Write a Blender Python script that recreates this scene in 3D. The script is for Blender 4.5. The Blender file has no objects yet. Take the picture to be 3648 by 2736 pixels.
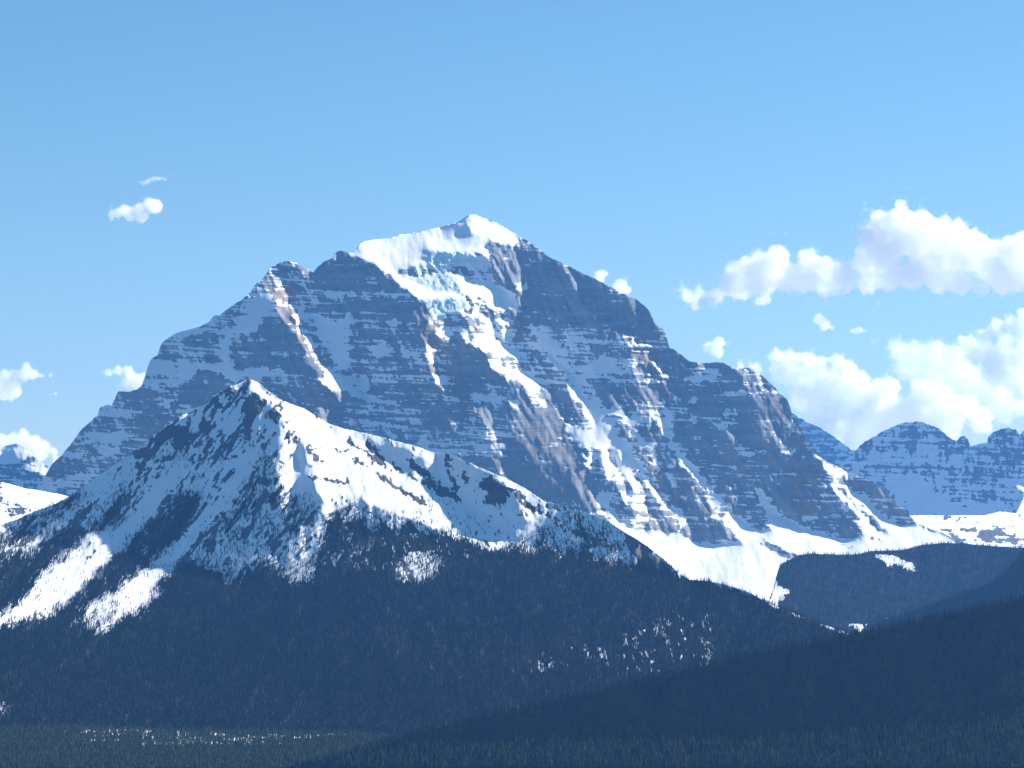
import bpy, math, random
import numpy as np
from mathutils import Vector, Matrix

# ---------------------------------------------------------------- camera, sky, sun
SC = bpy.context.scene
COL = SC.collection
W, H = 3648.0, 2736.0                       # photograph size; outlines below are in these units
HFOV = math.radians(19.0)
FPX = (W / 2) / math.tan(HFOV / 2)
HORIZON = 2063.0                            # row of the photograph that is level with the lens
PITCH = math.atan((HORIZON - H / 2) / FPX)
K = 1.0 / FPX
cam = bpy.data.cameras.new('camera')
cam.sensor_width = 36.0
cam.lens = 18.0 / math.tan(HFOV / 2)
cam.clip_start, cam.clip_end = 5.0, 300000.0
camo = bpy.data.objects.new('camera', cam)
camo.rotation_euler = (math.pi / 2 + PITCH, 0, 0)
COL.objects.link(camo)
SC.camera = camo

SUN_AZ, SUN_EL = math.radians(68.0), math.radians(35.0)   # azimuth clockwise from +Y (the view)
SDIR = Vector((math.sin(SUN_AZ) * math.cos(SUN_EL), math.cos(SUN_AZ) * math.cos(SUN_EL), math.sin(SUN_EL)))
sun = bpy.data.lights.new('sun', 'SUN')
sun.energy = 4.0
sun.angle = math.radians(0.5)
sun.color = (1.0, 0.955, 0.88)
suno = bpy.data.objects.new('sun', sun)
suno.rotation_euler = (-SDIR).to_track_quat('-Z', 'Y').to_euler()
COL.objects.link(suno)

world = bpy.data.worlds.new('World')
SC.world = world
world.use_nodes = True
wn, wl = world.node_tree.nodes, world.node_tree.links
wn.clear()
wo = wn.new('ShaderNodeOutputWorld')
wb = wn.new('ShaderNodeBackground')
ws = wn.new('ShaderNodeTexSky')
ws.sky_type = 'NISHITA'
ws.sun_disc = False
ws.sun_elevation = SUN_EL
ws.sun_rotation = SUN_AZ
ws.altitude = 2000.0
ws.air_density = 1.0
ws.dust_density = 1.4
ws.ozone_density = 1.2
wh = wn.new('ShaderNodeHueSaturation')
wh.inputs['Saturation'].default_value = 1.28
wh.inputs['Hue'].default_value = 0.488
wh.inputs['Value'].default_value = 0.97
wb.inputs['Strength'].default_value = 0.05
wl.new(ws.outputs[0], wh.inputs['Color'])
wl.new(wh.outputs[0], wb.inputs[0])
wl.new(wb.outputs[0], wo.inputs[0])

SC.view_settings.view_transform = 'Standard'
SC.view_settings.look = 'None'
SC.view_settings.exposure = 1.47
SC.view_settings.gamma = 1.0
SC.cycles.max_bounces = 24
SC.cycles.diffuse_bounces = 2
SC.cycles.glossy_bounces = 1
SC.cycles.transmission_bounces = 0
SC.cycles.transparent_max_bounces = 12
SC.cycles.volume_bounces = 20
SC.cycles.use_denoising = True

rng = np.random.default_rng(7)
random.seed(7)


def tag(o, label, cat=None, group=None, kind=None):
    o['label'] = label
    if cat:
        o['category'] = cat
    if group:
        o['group'] = group
    if kind:
        o['kind'] = kind
    return o


# ---------------------------------------------------------------- outline helpers
# letters name the enlargement an outline was read from: x0, y0, enlargement
ZONE = dict(A=(0, 900, 2.212), B=(900, 700, 2.212), C=(1700, 700, 2.212), D=(2300, 1200, 2.212), E=(2648, 1350, 2.212),
            F=(0, 1500, 2.212), G=(700, 1350, 2.212), H=(1500, 1350, 2.212), I=(900, 1000, 3.6867), J=(1400, 1000, 3.6867),
            K=(1900, 1200, 3.6867), L=(500, 1100, 3.6867), M=(0, 1986, 2.212), N=(900, 1986, 2.212), O=(1800, 1986, 2.212),
            P=(2648, 1986, 2.212), Q=(2300, 650, 1.641), S=(0, 500, 2.212), T=(300, 1500, 3.16), U=(2000, 1500, 3.6867),
            V=(2500, 1250, 4.424), X=(0, 0, 1.0), Z=(0, 0, 0.60637))


def pts(s):
    """'B 12,34 56,78 C 1,2' -> photo coordinates."""
    out, z = [], ZONE['X']
    for t in s.split():
        if t in ZONE:
            z = ZONE[t]
        else:
            a, b = t.split(',')
            out.append((z[0] + float(a) / z[2], z[1] + float(b) / z[2]))
    return np.array(out)


def fill(shape, P, sc):
    """even-odd scan fill of polygon P (photo units) on a raster of 1/sc scale."""
    h, w = shape
    p = P / sc
    y0, y1 = max(0, int(p[:, 1].min())), min(h - 1, int(p[:, 1].max()) + 1)
    x0, x1 = max(0, int(p[:, 0].min())), min(w - 1, int(p[:, 0].max()) + 1)
    m = np.zeros(shape, bool)
    if y1 < y0 or x1 < x0:
        return m
    yy = np.arange(y0, y1 + 1)[:, None] + 0.5
    xx = np.arange(x0, x1 + 1)[None, :] + 0.5
    ins = np.zeros((y1 - y0 + 1, x1 - x0 + 1), bool)
    q = np.roll(p, -1, 0)
    for (ax, ay), (bx, by) in zip(p, q):
        if ay == by:
            continue
        c = (yy >= min(ay, by)) & (yy < max(ay, by))
        xi = ax + (yy - ay) * (bx - ax) / (by - ay)
        ins ^= c & (xx < xi)
    m[y0:y1 + 1, x0:x1 + 1] = ins
    return m


def bil(R, x, y):
    """bilinear sample of raster R at float raster coordinates."""
    h, w = R.shape
    x = np.clip(x, 0, w - 1.001)
    y = np.clip(y, 0, h - 1.001)
    i, j = x.astype(int), y.astype(int)
    u, v = x - i, y - j
    return (R[j, i] * (1 - u) + R[j, i + 1] * u) * (1 - v) + (R[j + 1, i] * (1 - u) + R[j + 1, i + 1] * u) * v


def blur(R, s):
    h, w = R.shape
    p = int(4 * s) + 1
    A = np.pad(R, p, mode='edge')
    fy = np.fft.fftfreq(A.shape[0])[:, None]
    fx = np.fft.rfftfreq(A.shape[1])[None, :]
    A = np.fft.irfft2(np.fft.rfft2(A) * np.exp(-2 * (math.pi * s) ** 2 * (fx * fx + fy * fy)), A.shape)
    return A[p:p + h, p:p + w]


RS = 2.0
RH, RW = int(H / RS), int(W / RS)


def noise(seed, lo, hi, ax=1.0, ay=1.0, beta=2.0, ang=0.0):
    """unit-variance fractal field on the half-size raster; lo..hi wavelengths in photo pixels, stretched ax, ay."""
    g = np.random.default_rng(seed).standard_normal((RH, RW))
    fy = np.fft.fftfreq(RH)[:, None] / RS
    fx = np.fft.rfftfreq(RW)[None, :] / RS
    c, s = math.cos(ang), math.sin(ang)
    k = np.sqrt(((fx * c + fy * s) / ax) ** 2 + ((-fx * s + fy * c) / ay) ** 2) + 1e-9
    amp = k ** (-beta / 2) * np.exp(-(k * lo) ** 2 * 0.5) * (1 - np.exp(-(k * hi) ** 2))
    n = np.fft.irfft2(np.fft.rfft2(g) * amp, (RH, RW))
    return n / n.std()


def grad_unit(n):
    """scale a field so that its gradient has unit deviation per photo pixel."""
    gy, gx = np.gradient(n, RS)
    return n / math.sqrt((gx * gx + gy * gy).mean())


WX = noise(101, 4, 90, beta=2.1) * 7.0
WY = noise(102, 4, 90, beta=2.1) * 5.0
N_ISO = noise(103, 8, 90, beta=2.2)
N_STR = noise(104, 4, 40, 0.08, 1.0, 1.8, 0.05)
N_BAND = noise(114, 14, 240, 0.06, 1.0, 1.9, 0.045)       # long flat beds
N_FALL = noise(105, 6, 110, 1.0, 0.3, 2.0, 0.0)       # down the fall line
N_FALLL = noise(115, 7, 130, 1.0, 0.22, 2.0, 0.6)
_m = np.clip((np.arange(RW) * RS - 1050) / 350, 0, 1)[None, :]
N_FALLL = N_FALLL * (1 - _m) + noise(116, 7, 130, 1.0, 0.3, 2.0, -0.35) * _m      # fall line of the left slopes
N_BIG = noise(106, 60, 400, beta=2.5)
G_CRAG = grad_unit(noise(107, 7, 90, beta=3.0))
G_STR = grad_unit(noise(108, 6, 60, 0.07, 1.0, 2.6, 0.045))
G_RIB = grad_unit(noise(109, 10, 160, 1.0, 0.25, 3.0, 0.0))
G_DIAG = grad_unit(noise(117, 26, 260, 1.0, 0.22, 3.0, -0.5))
N_DIAG = noise(118, 8, 120, 1.0, 0.16, 2.0, -0.5)
G_SOFT = grad_unit(noise(110, 30, 300, beta=3.2))


def poisson(gx, gyu):
    """field whose gradient is nearest gx (to the right) and gyu (upwards), free edges."""
    gy = -gyu
    h, w = gx.shape
    d = np.zeros((h, w))
    d[:, :-1] += gx[:, :-1]
    d[:, 1:] -= gx[:, :-1]
    d[:-1] += gy[:-1]
    d[1:] -= gy[:-1]
    e = np.block([[d, d[:, ::-1]], [d[::-1], d[::-1, ::-1]]])
    F = np.fft.rfft2(e)
    ky = np.arange(2 * h)[:, None]
    kx = np.arange(w + 1)[None, :]
    den = 2 * np.cos(math.pi * ky / h) + 2 * np.cos(math.pi * kx / w) - 4
    den[0, 0] = 1
    F /= den
    F[0, 0] = 0
    return np.fft.irfft2(F, e.shape)[:h, :w]


def ray(px, py):
    """direction per unit of forward distance Y for photo pixel px, py."""
    tx = (px - W / 2) * K
    ty = (H / 2 - py) * K
    yy = math.cos(PITCH) - ty * math.sin(PITCH)
    zz = math.sin(PITCH) + ty * math.cos(PITCH)
    return tx / yy, zz / yy


def mesh_grid(name, V, faces, mat, attrs=None, smooth=True):
    me = bpy.data.meshes.new(name)
    n, m = len(V), len(faces)
    me.vertices.add(n)
    me.vertices.foreach_set('co', V.astype(np.float32).ravel())
    me.loops.add(m * 4)
    me.loops.foreach_set('vertex_index', faces.astype(np.int32).ravel())
    me.polygons.add(m)
    me.polygons.foreach_set('loop_start', np.arange(0, m * 4, 4, dtype=np.int32))
    me.polygons.foreach_set('use_smooth', np.full(m, smooth))
    for k, a in (attrs or {}).items():
        at = me.attributes.new(k, 'FLOAT', 'POINT')
        at.data.foreach_set('value', a.astype(np.float32).ravel())
    me.update(calc_edges=True)
    me.materials.append(mat)
    o = bpy.data.objects.new(name, me)
    COL.objects.link(o)
    return o


# ---------------------------------------------------------------- materials
class NT:
    def __init__(self, name):
        self.m = bpy.data.materials.new(name)
        self.m.use_nodes = True
        self.t = self.m.node_tree
        self.t.nodes.clear()
        self.out = self.t.nodes.new('ShaderNodeOutputMaterial')

    def n(self, typ, **kw):
        x = self.t.nodes.new(typ)
        for k, v in kw.items():
            setattr(x, k, v)
        return x

    def put(self, sock, v):
        if isinstance(v, bpy.types.NodeSocket):
            self.t.links.new(v, sock)
        else:
            sock.default_value = v

    def math(self, op, a, b=0.0, c=None, clamp=False):
        x = self.n('ShaderNodeMath', operation=op, use_clamp=clamp)
        self.put(x.inputs[0], a)
        self.put(x.inputs[1], b)
        if c is not None:
            self.put(x.inputs[2], c)
        return x.outputs[0]

    def step(self, v, lo, hi):
        x = self.n('ShaderNodeMapRange', interpolation_type='SMOOTHSTEP')
        self.put(x.inputs[0], v)
        x.inputs[1].default_value, x.inputs[2].default_value = lo, hi
        return x.outputs[0]

    def mix(self, f, a, b):
        x = self.n('ShaderNodeMix', data_type='RGBA')
        self.put(x.inputs[0], f)
        self.put(x.inputs[6], a if isinstance(a, bpy.types.NodeSocket) else (*a, 1.0))
        self.put(x.inputs[7], b if isinstance(b, bpy.types.NodeSocket) else (*b, 1.0))
        return x.outputs[2]

    def tex(self, vec, scale, detail=4.0, rough=0.6, dim='3D'):
        x = self.n('ShaderNodeTexNoise', noise_dimensions=dim)
        if vec is not None:
            self.put(x.inputs['Vector'], vec)
        x.inputs['Scale'].default_value = scale
        x.inputs['Detail'].default_value = detail
        x.inputs['Roughness'].default_value = rough
        return x.outputs[0]

    def attr(self, name):
        return self.n('ShaderNodeAttribute', attribute_name=name).outputs['Fac']

    def vscale(self, vec, s):
        x = self.n('ShaderNodeVectorMath', operation='MULTIPLY')
        self.put(x.inputs[0], vec)
        x.inputs[1].default_value = s
        return x.outputs[0]


def terrain_material(name, rock_a, rock_b, brown, litter=(0.014, 0.017, 0.013), grain=(0.014, 0.014, 0.12)):
    t = NT(name)
    pos = t.n('ShaderNodeNewGeometry').outputs['Position']
    # rock: beds of two tones, stained; 'warm' adds brown stone and the painted tone of sunlit rock
    beds = t.tex(t.vscale(pos, (0.003, 0.003, 0.026)), 1.0, 5.0, 0.65)
    blot = t.tex(pos, 0.02, 5.0, 0.6)
    streak = t.tex(t.vscale(pos, (0.06, 0.06, 0.006)), 1.0, 4.0, 0.6)
    rock = t.mix(t.step(beds, 0.3, 0.7), rock_a, rock_b)
    rock = t.mix(t.math('MULTIPLY', t.step(streak, 0.5, 0.75), 0.4), rock, tuple(c * 0.6 for c in rock_a))
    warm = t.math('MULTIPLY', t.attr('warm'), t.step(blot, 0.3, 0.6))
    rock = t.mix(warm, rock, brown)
    rock = t.mix(t.attr('litter'), rock, litter)
    snowc = t.mix(t.step(t.tex(pos, 0.006, 3.0), 0.35, 0.7), (0.92, 0.925, 0.935), (0.87, 0.88, 0.90))
    snowc = t.mix(t.attr('ice'), snowc, (0.62, 0.78, 0.82))
    fine = t.tex(t.vscale(pos, grain), 1.0, 4.0, 0.6)
    s = t.math('ADD', t.attr('snow'), t.math('MULTIPLY', t.math('SUBTRACT', fine, 0.5), 0.16))
    f = t.step(s, 0.44, 0.58)
    col = t.mix(f, rock, snowc)
    b = t.n('ShaderNodeBsdfPrincipled')
    t.put(b.inputs['Base Color'], col)
    b.inputs['Roughness'].default_value = 0.85
    b.inputs['Specular IOR Level'].default_value = 0.15
    bump = t.n('ShaderNodeBump')
    bump.inputs['Distance'].default_value = 6.0
    t.put(bump.inputs['Strength'], t.math('MULTIPLY', t.math('SUBTRACT', 1.0, f), 0.5))
    t.put(bump.inputs['Height'], fine)
    t.put(b.inputs['Normal'], bump.outputs[0])
    t.put(t.out.inputs['Surface'], b.outputs[0])
    return t.m


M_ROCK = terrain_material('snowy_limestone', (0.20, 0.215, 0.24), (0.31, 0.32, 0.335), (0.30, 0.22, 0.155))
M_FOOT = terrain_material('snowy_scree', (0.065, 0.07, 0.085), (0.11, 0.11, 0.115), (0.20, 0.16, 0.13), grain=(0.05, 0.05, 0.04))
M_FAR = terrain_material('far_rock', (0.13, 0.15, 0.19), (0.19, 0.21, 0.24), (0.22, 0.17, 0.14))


def needle_material(name, a, b):
    t = NT(name)
    r = t.n('ShaderNodeObjectInfo').outputs['Random']
    pos = t.n('ShaderNodeTexCoord').outputs['Object']
    c = t.mix(r, a, b)
    c = t.mix(t.math('MULTIPLY', t.step(t.tex(pos, 0.5, 2.0), 0.4, 0.65), 0.5), c, tuple(x * 0.55 for x in a))
    p = t.n('ShaderNodeBsdfPrincipled')
    t.put(p.inputs['Base Color'], c)
    p.inputs['Roughness'].default_value = 0.8
    p.inputs['Specular IOR Level'].default_value = 0.1
    t.put(t.out.inputs['Surface'], p.outputs[0])
    return t.m


M_NEEDLE = needle_material('dark_needles', (0.004, 0.012, 0.011), (0.007, 0.019, 0.014))
M_NEEDLE_L = needle_material('sunlit_green_needles', (0.034, 0.054, 0.024), (0.070, 0.088, 0.036))  # greener copy: sunlight on the bottom strip put into colour; strewn elsewhere for variety


def plain(name, col, rough=0.9):
    t = NT(name)
    pos = t.n('ShaderNodeNewGeometry').outputs['Position']
    c = t.mix(t.step(t.tex(pos, 0.8, 3.0), 0.35, 0.65), col, tuple(x * 0.6 for x in col))
    p = t.n('ShaderNodeBsdfPrincipled')
    t.put(p.inputs['Base Color'], c)
    p.inputs['Roughness'].default_value = rough
    t.put(t.out.inputs['Surface'], p.outputs[0])
    return t.m


M_BARK = plain('bark', (0.09, 0.065, 0.05))
M_SOIL = plain('forest_floor', (0.035, 0.035, 0.026))


# ---------------------------------------------------------------- terrain builder
PS = 4.0
PH, PW = int(H / PS), int(W / PS)
GROUND_Z = -474.0
LAYERS = {}


def paint(base, polys, warp=1.0, sigma=1.0):
    """raster of base with polygons (string, value) painted in order; edges roughened and softened."""
    R = np.full((RH, RW), float(base))
    for s, v in polys:
        R[fill(R.shape, pts(s), RS)] = v
    if warp:
        Y, X = np.mgrid[0:RH, 0:RW].astype(float)
        R = bil(R, X + WX * warp / RS, Y + WY * warp / RS)
    return blur(R, sigma) if sigma else R


def layer(name, top, bottom, ref, base, grads=(), snow0=0.0, snow=(), wts=(0.1, 0.2, 0.0, 0.0), relief=(0.4, 0.4, 0.3, 0.1),
          warm=(), ice=(), litter=(), litter0=0.0, step=2.6, mat=None, jag=1.6, back=0.85, cast=True, gwarp=0.8, clean=(), x0=None, x1=None,
          ledge=0.12, kind='structure', label=None, forest=None):
    T = pts(top)
    T = T[np.argsort(T[:, 0])]
    x0 = T[0, 0] if x0 is None else x0
    x1 = T[-1, 0] if x1 is None else x1
    nc = int((x1 - x0) / step) + 2
    px = np.linspace(x0, x1, nc)
    ty = np.interp(px, T[:, 0], T[:, 1])
    r1 = np.random.default_rng(abs(hash(name)) % 1000 if False else sum(map(ord, name)))
    j = np.convolve(r1.standard_normal(nc + 8), np.ones(3) / 3, 'same')[4:-4] + 1.3 * np.convolve(r1.standard_normal(nc + 40), np.ones(9) / 9, 'same')[20:-20]
    ty = ty + j * jag
    if np.isscalar(bottom):
        by = np.full(nc, float(bottom))
    else:
        B = pts(bottom)
        by = np.interp(px, B[:, 0], B[:, 1])
    by = np.maximum(by, ty + 6)
    nr = int((by - ty).max() / step) + 2
    t = np.linspace(0, 1, nr)[:, None]
    PX = np.repeat(px[None, :], nr, 0)
    PY = ty[None, :] + (by - ty)[None, :] * t
    # slope fields, integrated to a surface
    gx = np.full((RH, RW), float(base[0]))
    gz = np.full((RH, RW), float(base[1]))
    for s, a, b in grads:
        m = fill(gx.shape, pts(s), RS)
        gx[m], gz[m] = a, b
    Yr, Xr = np.mgrid[0:RH, 0:RW].astype(float)
    wx, wy = Xr + WX * gwarp / RS, Yr + WY * gwarp / RS
    gx, gz = blur(bil(gx, wx, wy), 1.2), blur(bil(gz, wx, wy), 1.2)
    gxs = gx[:PH * 2, :PW * 2].reshape(PH, 2, PW, 2).mean((1, 3))
    gzs = gz[:PH * 2, :PW * 2].reshape(PH, 2, PW, 2).mean((1, 3))
    L = poisson(gxs * K * PS, gzs * K * PS)
    # snow cover: where it lies, broken by beds, ribs and chance
    nz = wts[0] * N_ISO + wts[1] * N_STR + wts[2] * N_FALL + wts[3] * N_FALLL + (wts[4] if len(wts) > 4 else 0) * N_BAND + (wts[5] if len(wts) > 5 else 0) * N_DIAG
    S = paint(snow0, snow, 1.0, 0.9)
    LR = np.full((RH, RW), float(litter0))
    if forest is not None:
        LR = np.clip((forest - 0.86) / 0.12, 0, 1)
        S = S * (1 - LR) - 0.45 * LR
    for s, v in litter:
        LR[blur(fill(LR.shape, pts(s), RS).astype(float), 2.0) > 0.5] = v
        if forest is not None:
            S = np.where(blur(fill(LR.shape, pts(s), RS).astype(float), 4.0) > 0.4, 0.27, S)
    SV0 = S
    C = paint(1.0, clean, 1.0, 3.0) if clean else 1.0
    ledges = np.gradient(-G_STR, RS)[0] if False else -np.gradient(G_STR, RS)[0]
    SV = SV0 + nz + ledge * ledges * C
    rockm = blur((SV < 0.55).astype(float), 1.5) * C
    det = K * (rockm * (relief[0] * G_CRAG + relief[1] * G_STR + relief[2] * G_RIB) + relief[3] * G_SOFT + (relief[4] if len(relief) > 4 else 0) * (0.2 + 0.8 * rockm) * G_DIAG)
    if ice:
        det = det + K * 0.55 * G_CRAG * blur(paint(0, ice, 1.0, 2.0), 1.0)
    det = det + K * relief[3] * 0.8 * G_RIB * (1 - rockm)
    lnY = bil(L, (PX / PS - 0.5), (PY / PS - 0.5)) + bil(det, PX / RS, PY / RS)
    r0 = bil(L, np.array([ref[0] / PS]), np.array([ref[1] / PS]))[0]
    Y = ref[2] * np.exp(lnY - r0)
    rx, rz = ray(PX, PY)
    V = np.stack([rx * Y, Y, rz * Y], -1)
    at = dict(snow=bil(SV, PX / RS, PY / RS),
              warm=bil(paint(0, warm, 1.0, 4.0), PX / RS, PY / RS) if warm else np.zeros_like(PX),
              ice=bil(paint(0, ice, 1.0, 2.0), PX / RS, PY / RS) if ice else np.zeros_like(PX),
              litter=bil(blur(LR, 1.0), PX / RS, PY / RS))
    # far side and foot, so that the body is solid
    nb = 14
    tv = V[0]
    drop = (tv[:, 2] - GROUND_Z) + 30.0
    bk = []
    for q in range(1, nb + 1):
        f = q / nb
        b = tv.copy()
        b[:, 1] += drop * f / back + 25.0 * r1.standard_normal(nc) * (f < 1)
        b[:, 2] -= drop * f
        bk.append(b)
    bv = V[-1].copy()
    bv[:, 2] = np.minimum(bv[:, 2], GROUND_Z) - 20.0
    bv[:, 1] -= 60.0
    allV = np.concatenate([np.array(bk[::-1]), V, bv[None]], 0)
    rows = allV.shape[0]
    for k in at:
        a = at[k]
        at[k] = np.concatenate([np.repeat(a[:1], nb, 0), a, a[-1:]], 0)
    idx = np.arange(rows * nc).reshape(rows, nc)
    F = np.stack([idx[:-1, :-1], idx[1:, :-1], idx[1:, 1:], idx[:-1, 1:]], -1).reshape(-1, 4)
    o = mesh_grid(name, allV.reshape(-1, 3), F, mat or M_ROCK, at)
    o['kind'] = kind
    if label:
        o['label'] = label
    LAYERS[name] = dict(V=V, PX=PX, PY=PY)
    print(name, V.shape, 'Y %.0f..%.0f' % (Y.min(), Y.max()))
    return o


def plant(lay, den0, dens, spacing, h, light=(), light0=0.0, warp=1.5, streak=0.0):
    """random tree spots on a terrain: x, y, z, height, light(0/1)."""
    D = LAYERS[lay]
    V, PX, PY = D['V'], D['PX'], D['PY']
    R = dens if isinstance(dens, np.ndarray) else paint(den0, dens, warp, 2.0)
    LR = paint(light0, light, warp, 3.0)
    e1 = V[1:, :-1, :2] - V[:-1, :-1, :2]
    e2 = V[:-1, 1:, :2] - V[:-1, :-1, :2]
    A = np.abs(e1[..., 0] * e2[..., 1] - e1[..., 1] * e2[..., 0])
    cx, cy = PX[:-1, :-1], PY[:-1, :-1]
    den = np.clip(bil(R + streak * N_FALLL * np.clip(4 * R * (1.02 - R), 0, 1), cx / RS, cy / RS), 0, 1)
    den *= (cx > -40) & (cx < W + 40) & (cy < H + 90)
    lam = A * den / spacing ** 2
    n = rng.poisson(np.clip(lam, 0, 60))
    i, j = np.nonzero(n)
    c = n[i, j]
    i, j = np.repeat(i, c), np.repeat(j, c)
    u, v = rng.random(len(i)), rng.random(len(i))
    P = (V[i, j] * ((1 - u) * (1 - v))[:, None] + V[i + 1, j] * (u * (1 - v))[:, None] + V[i, j + 1] * ((1 - u) * v)[:, None] + V[i + 1, j + 1] * (u * v)[:, None])
    qx, qy = PX[i, j], PY[i, j]
    dd = den[i, j]
    hh = h * (0.6 + 0.5 * rng.random(len(i))) * (0.72 + 0.28 * dd)
    lt = rng.random(len(i)) < bil(LR, qx / RS, qy / RS)
    print('trees', lay, len(i))
    return np.column_stack([P, hh, lt, qx, qy])


# ---------------------------------------------------------------- the big mountain
TEMPLE_TOP = ("X 100,1775 F 295,530 X 188,1650 221,1619 253,1583 271,1558 294,1526 321,1501 340,1485 348,1479 357,1451 384,1442 398,1445 407,1424 "
              "418,1400 421,1394 457,1395 488,1388 506,1372 515,1343 529,1298 536,1282 561,1266 568,1244 576,1221 601,1205 628,1187 678,1173 719,1162 "
              "746,1144 764,1124 782,1121 814,1097 859,1067 895,1038 900,1025 927,998 950,973 963,953 986,940 1005,931 1027,931 1054,937 1081,953 "
              "1101,960 1115,971 1121,964 1131,951 1153,931 1185,922 1192,903 1216,890 1244,899 1257,901 1275,881 1280,870 1307,856 1340,851 1388,849 "
              "1424,835 1450,832 1488,829 1533,818 1583,804 1623,793 1641,784 1664,768 1680,766 1696,766 1727,779 1777,797 1809,818 1831,831 1872,854 "
              "1899,872 1935,899 1971,924 2016,944 2048,960 2098,983 2152,1010 2206,1041 2261,1064 2288,1080 2310,1102 2326,1129 2331,1150 2346,1163 "
              "2362,1172 2374,1193 2380,1220 2387,1240 2403,1247 2423,1261 2441,1276 2469,1290 2514,1294 2554,1291 2582,1293 2600,1305 2609,1313 2640,1314 "
              "2654,1310 2662,1308 2680,1316 2698,1322 2729,1349 2757,1376 2775,1401 2802,1419 2812,1440 2818,1462 2822,1480 2834,1490 2844,1503 2856,1525 "
              "2870,1557 2888,1593 2899,1615 2928,1633 2960,1650 3005,1675 3023,1685 3041,1687 3055,1693 3100,1712 3136,1734 3172,1770 3204,1802 "
              "3236,1829 3265,1865 3300,1878 3360,1900 3460,1945")
LIT, TALUS = (2.1, 1.25), (0.4, 2.2)
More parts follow.
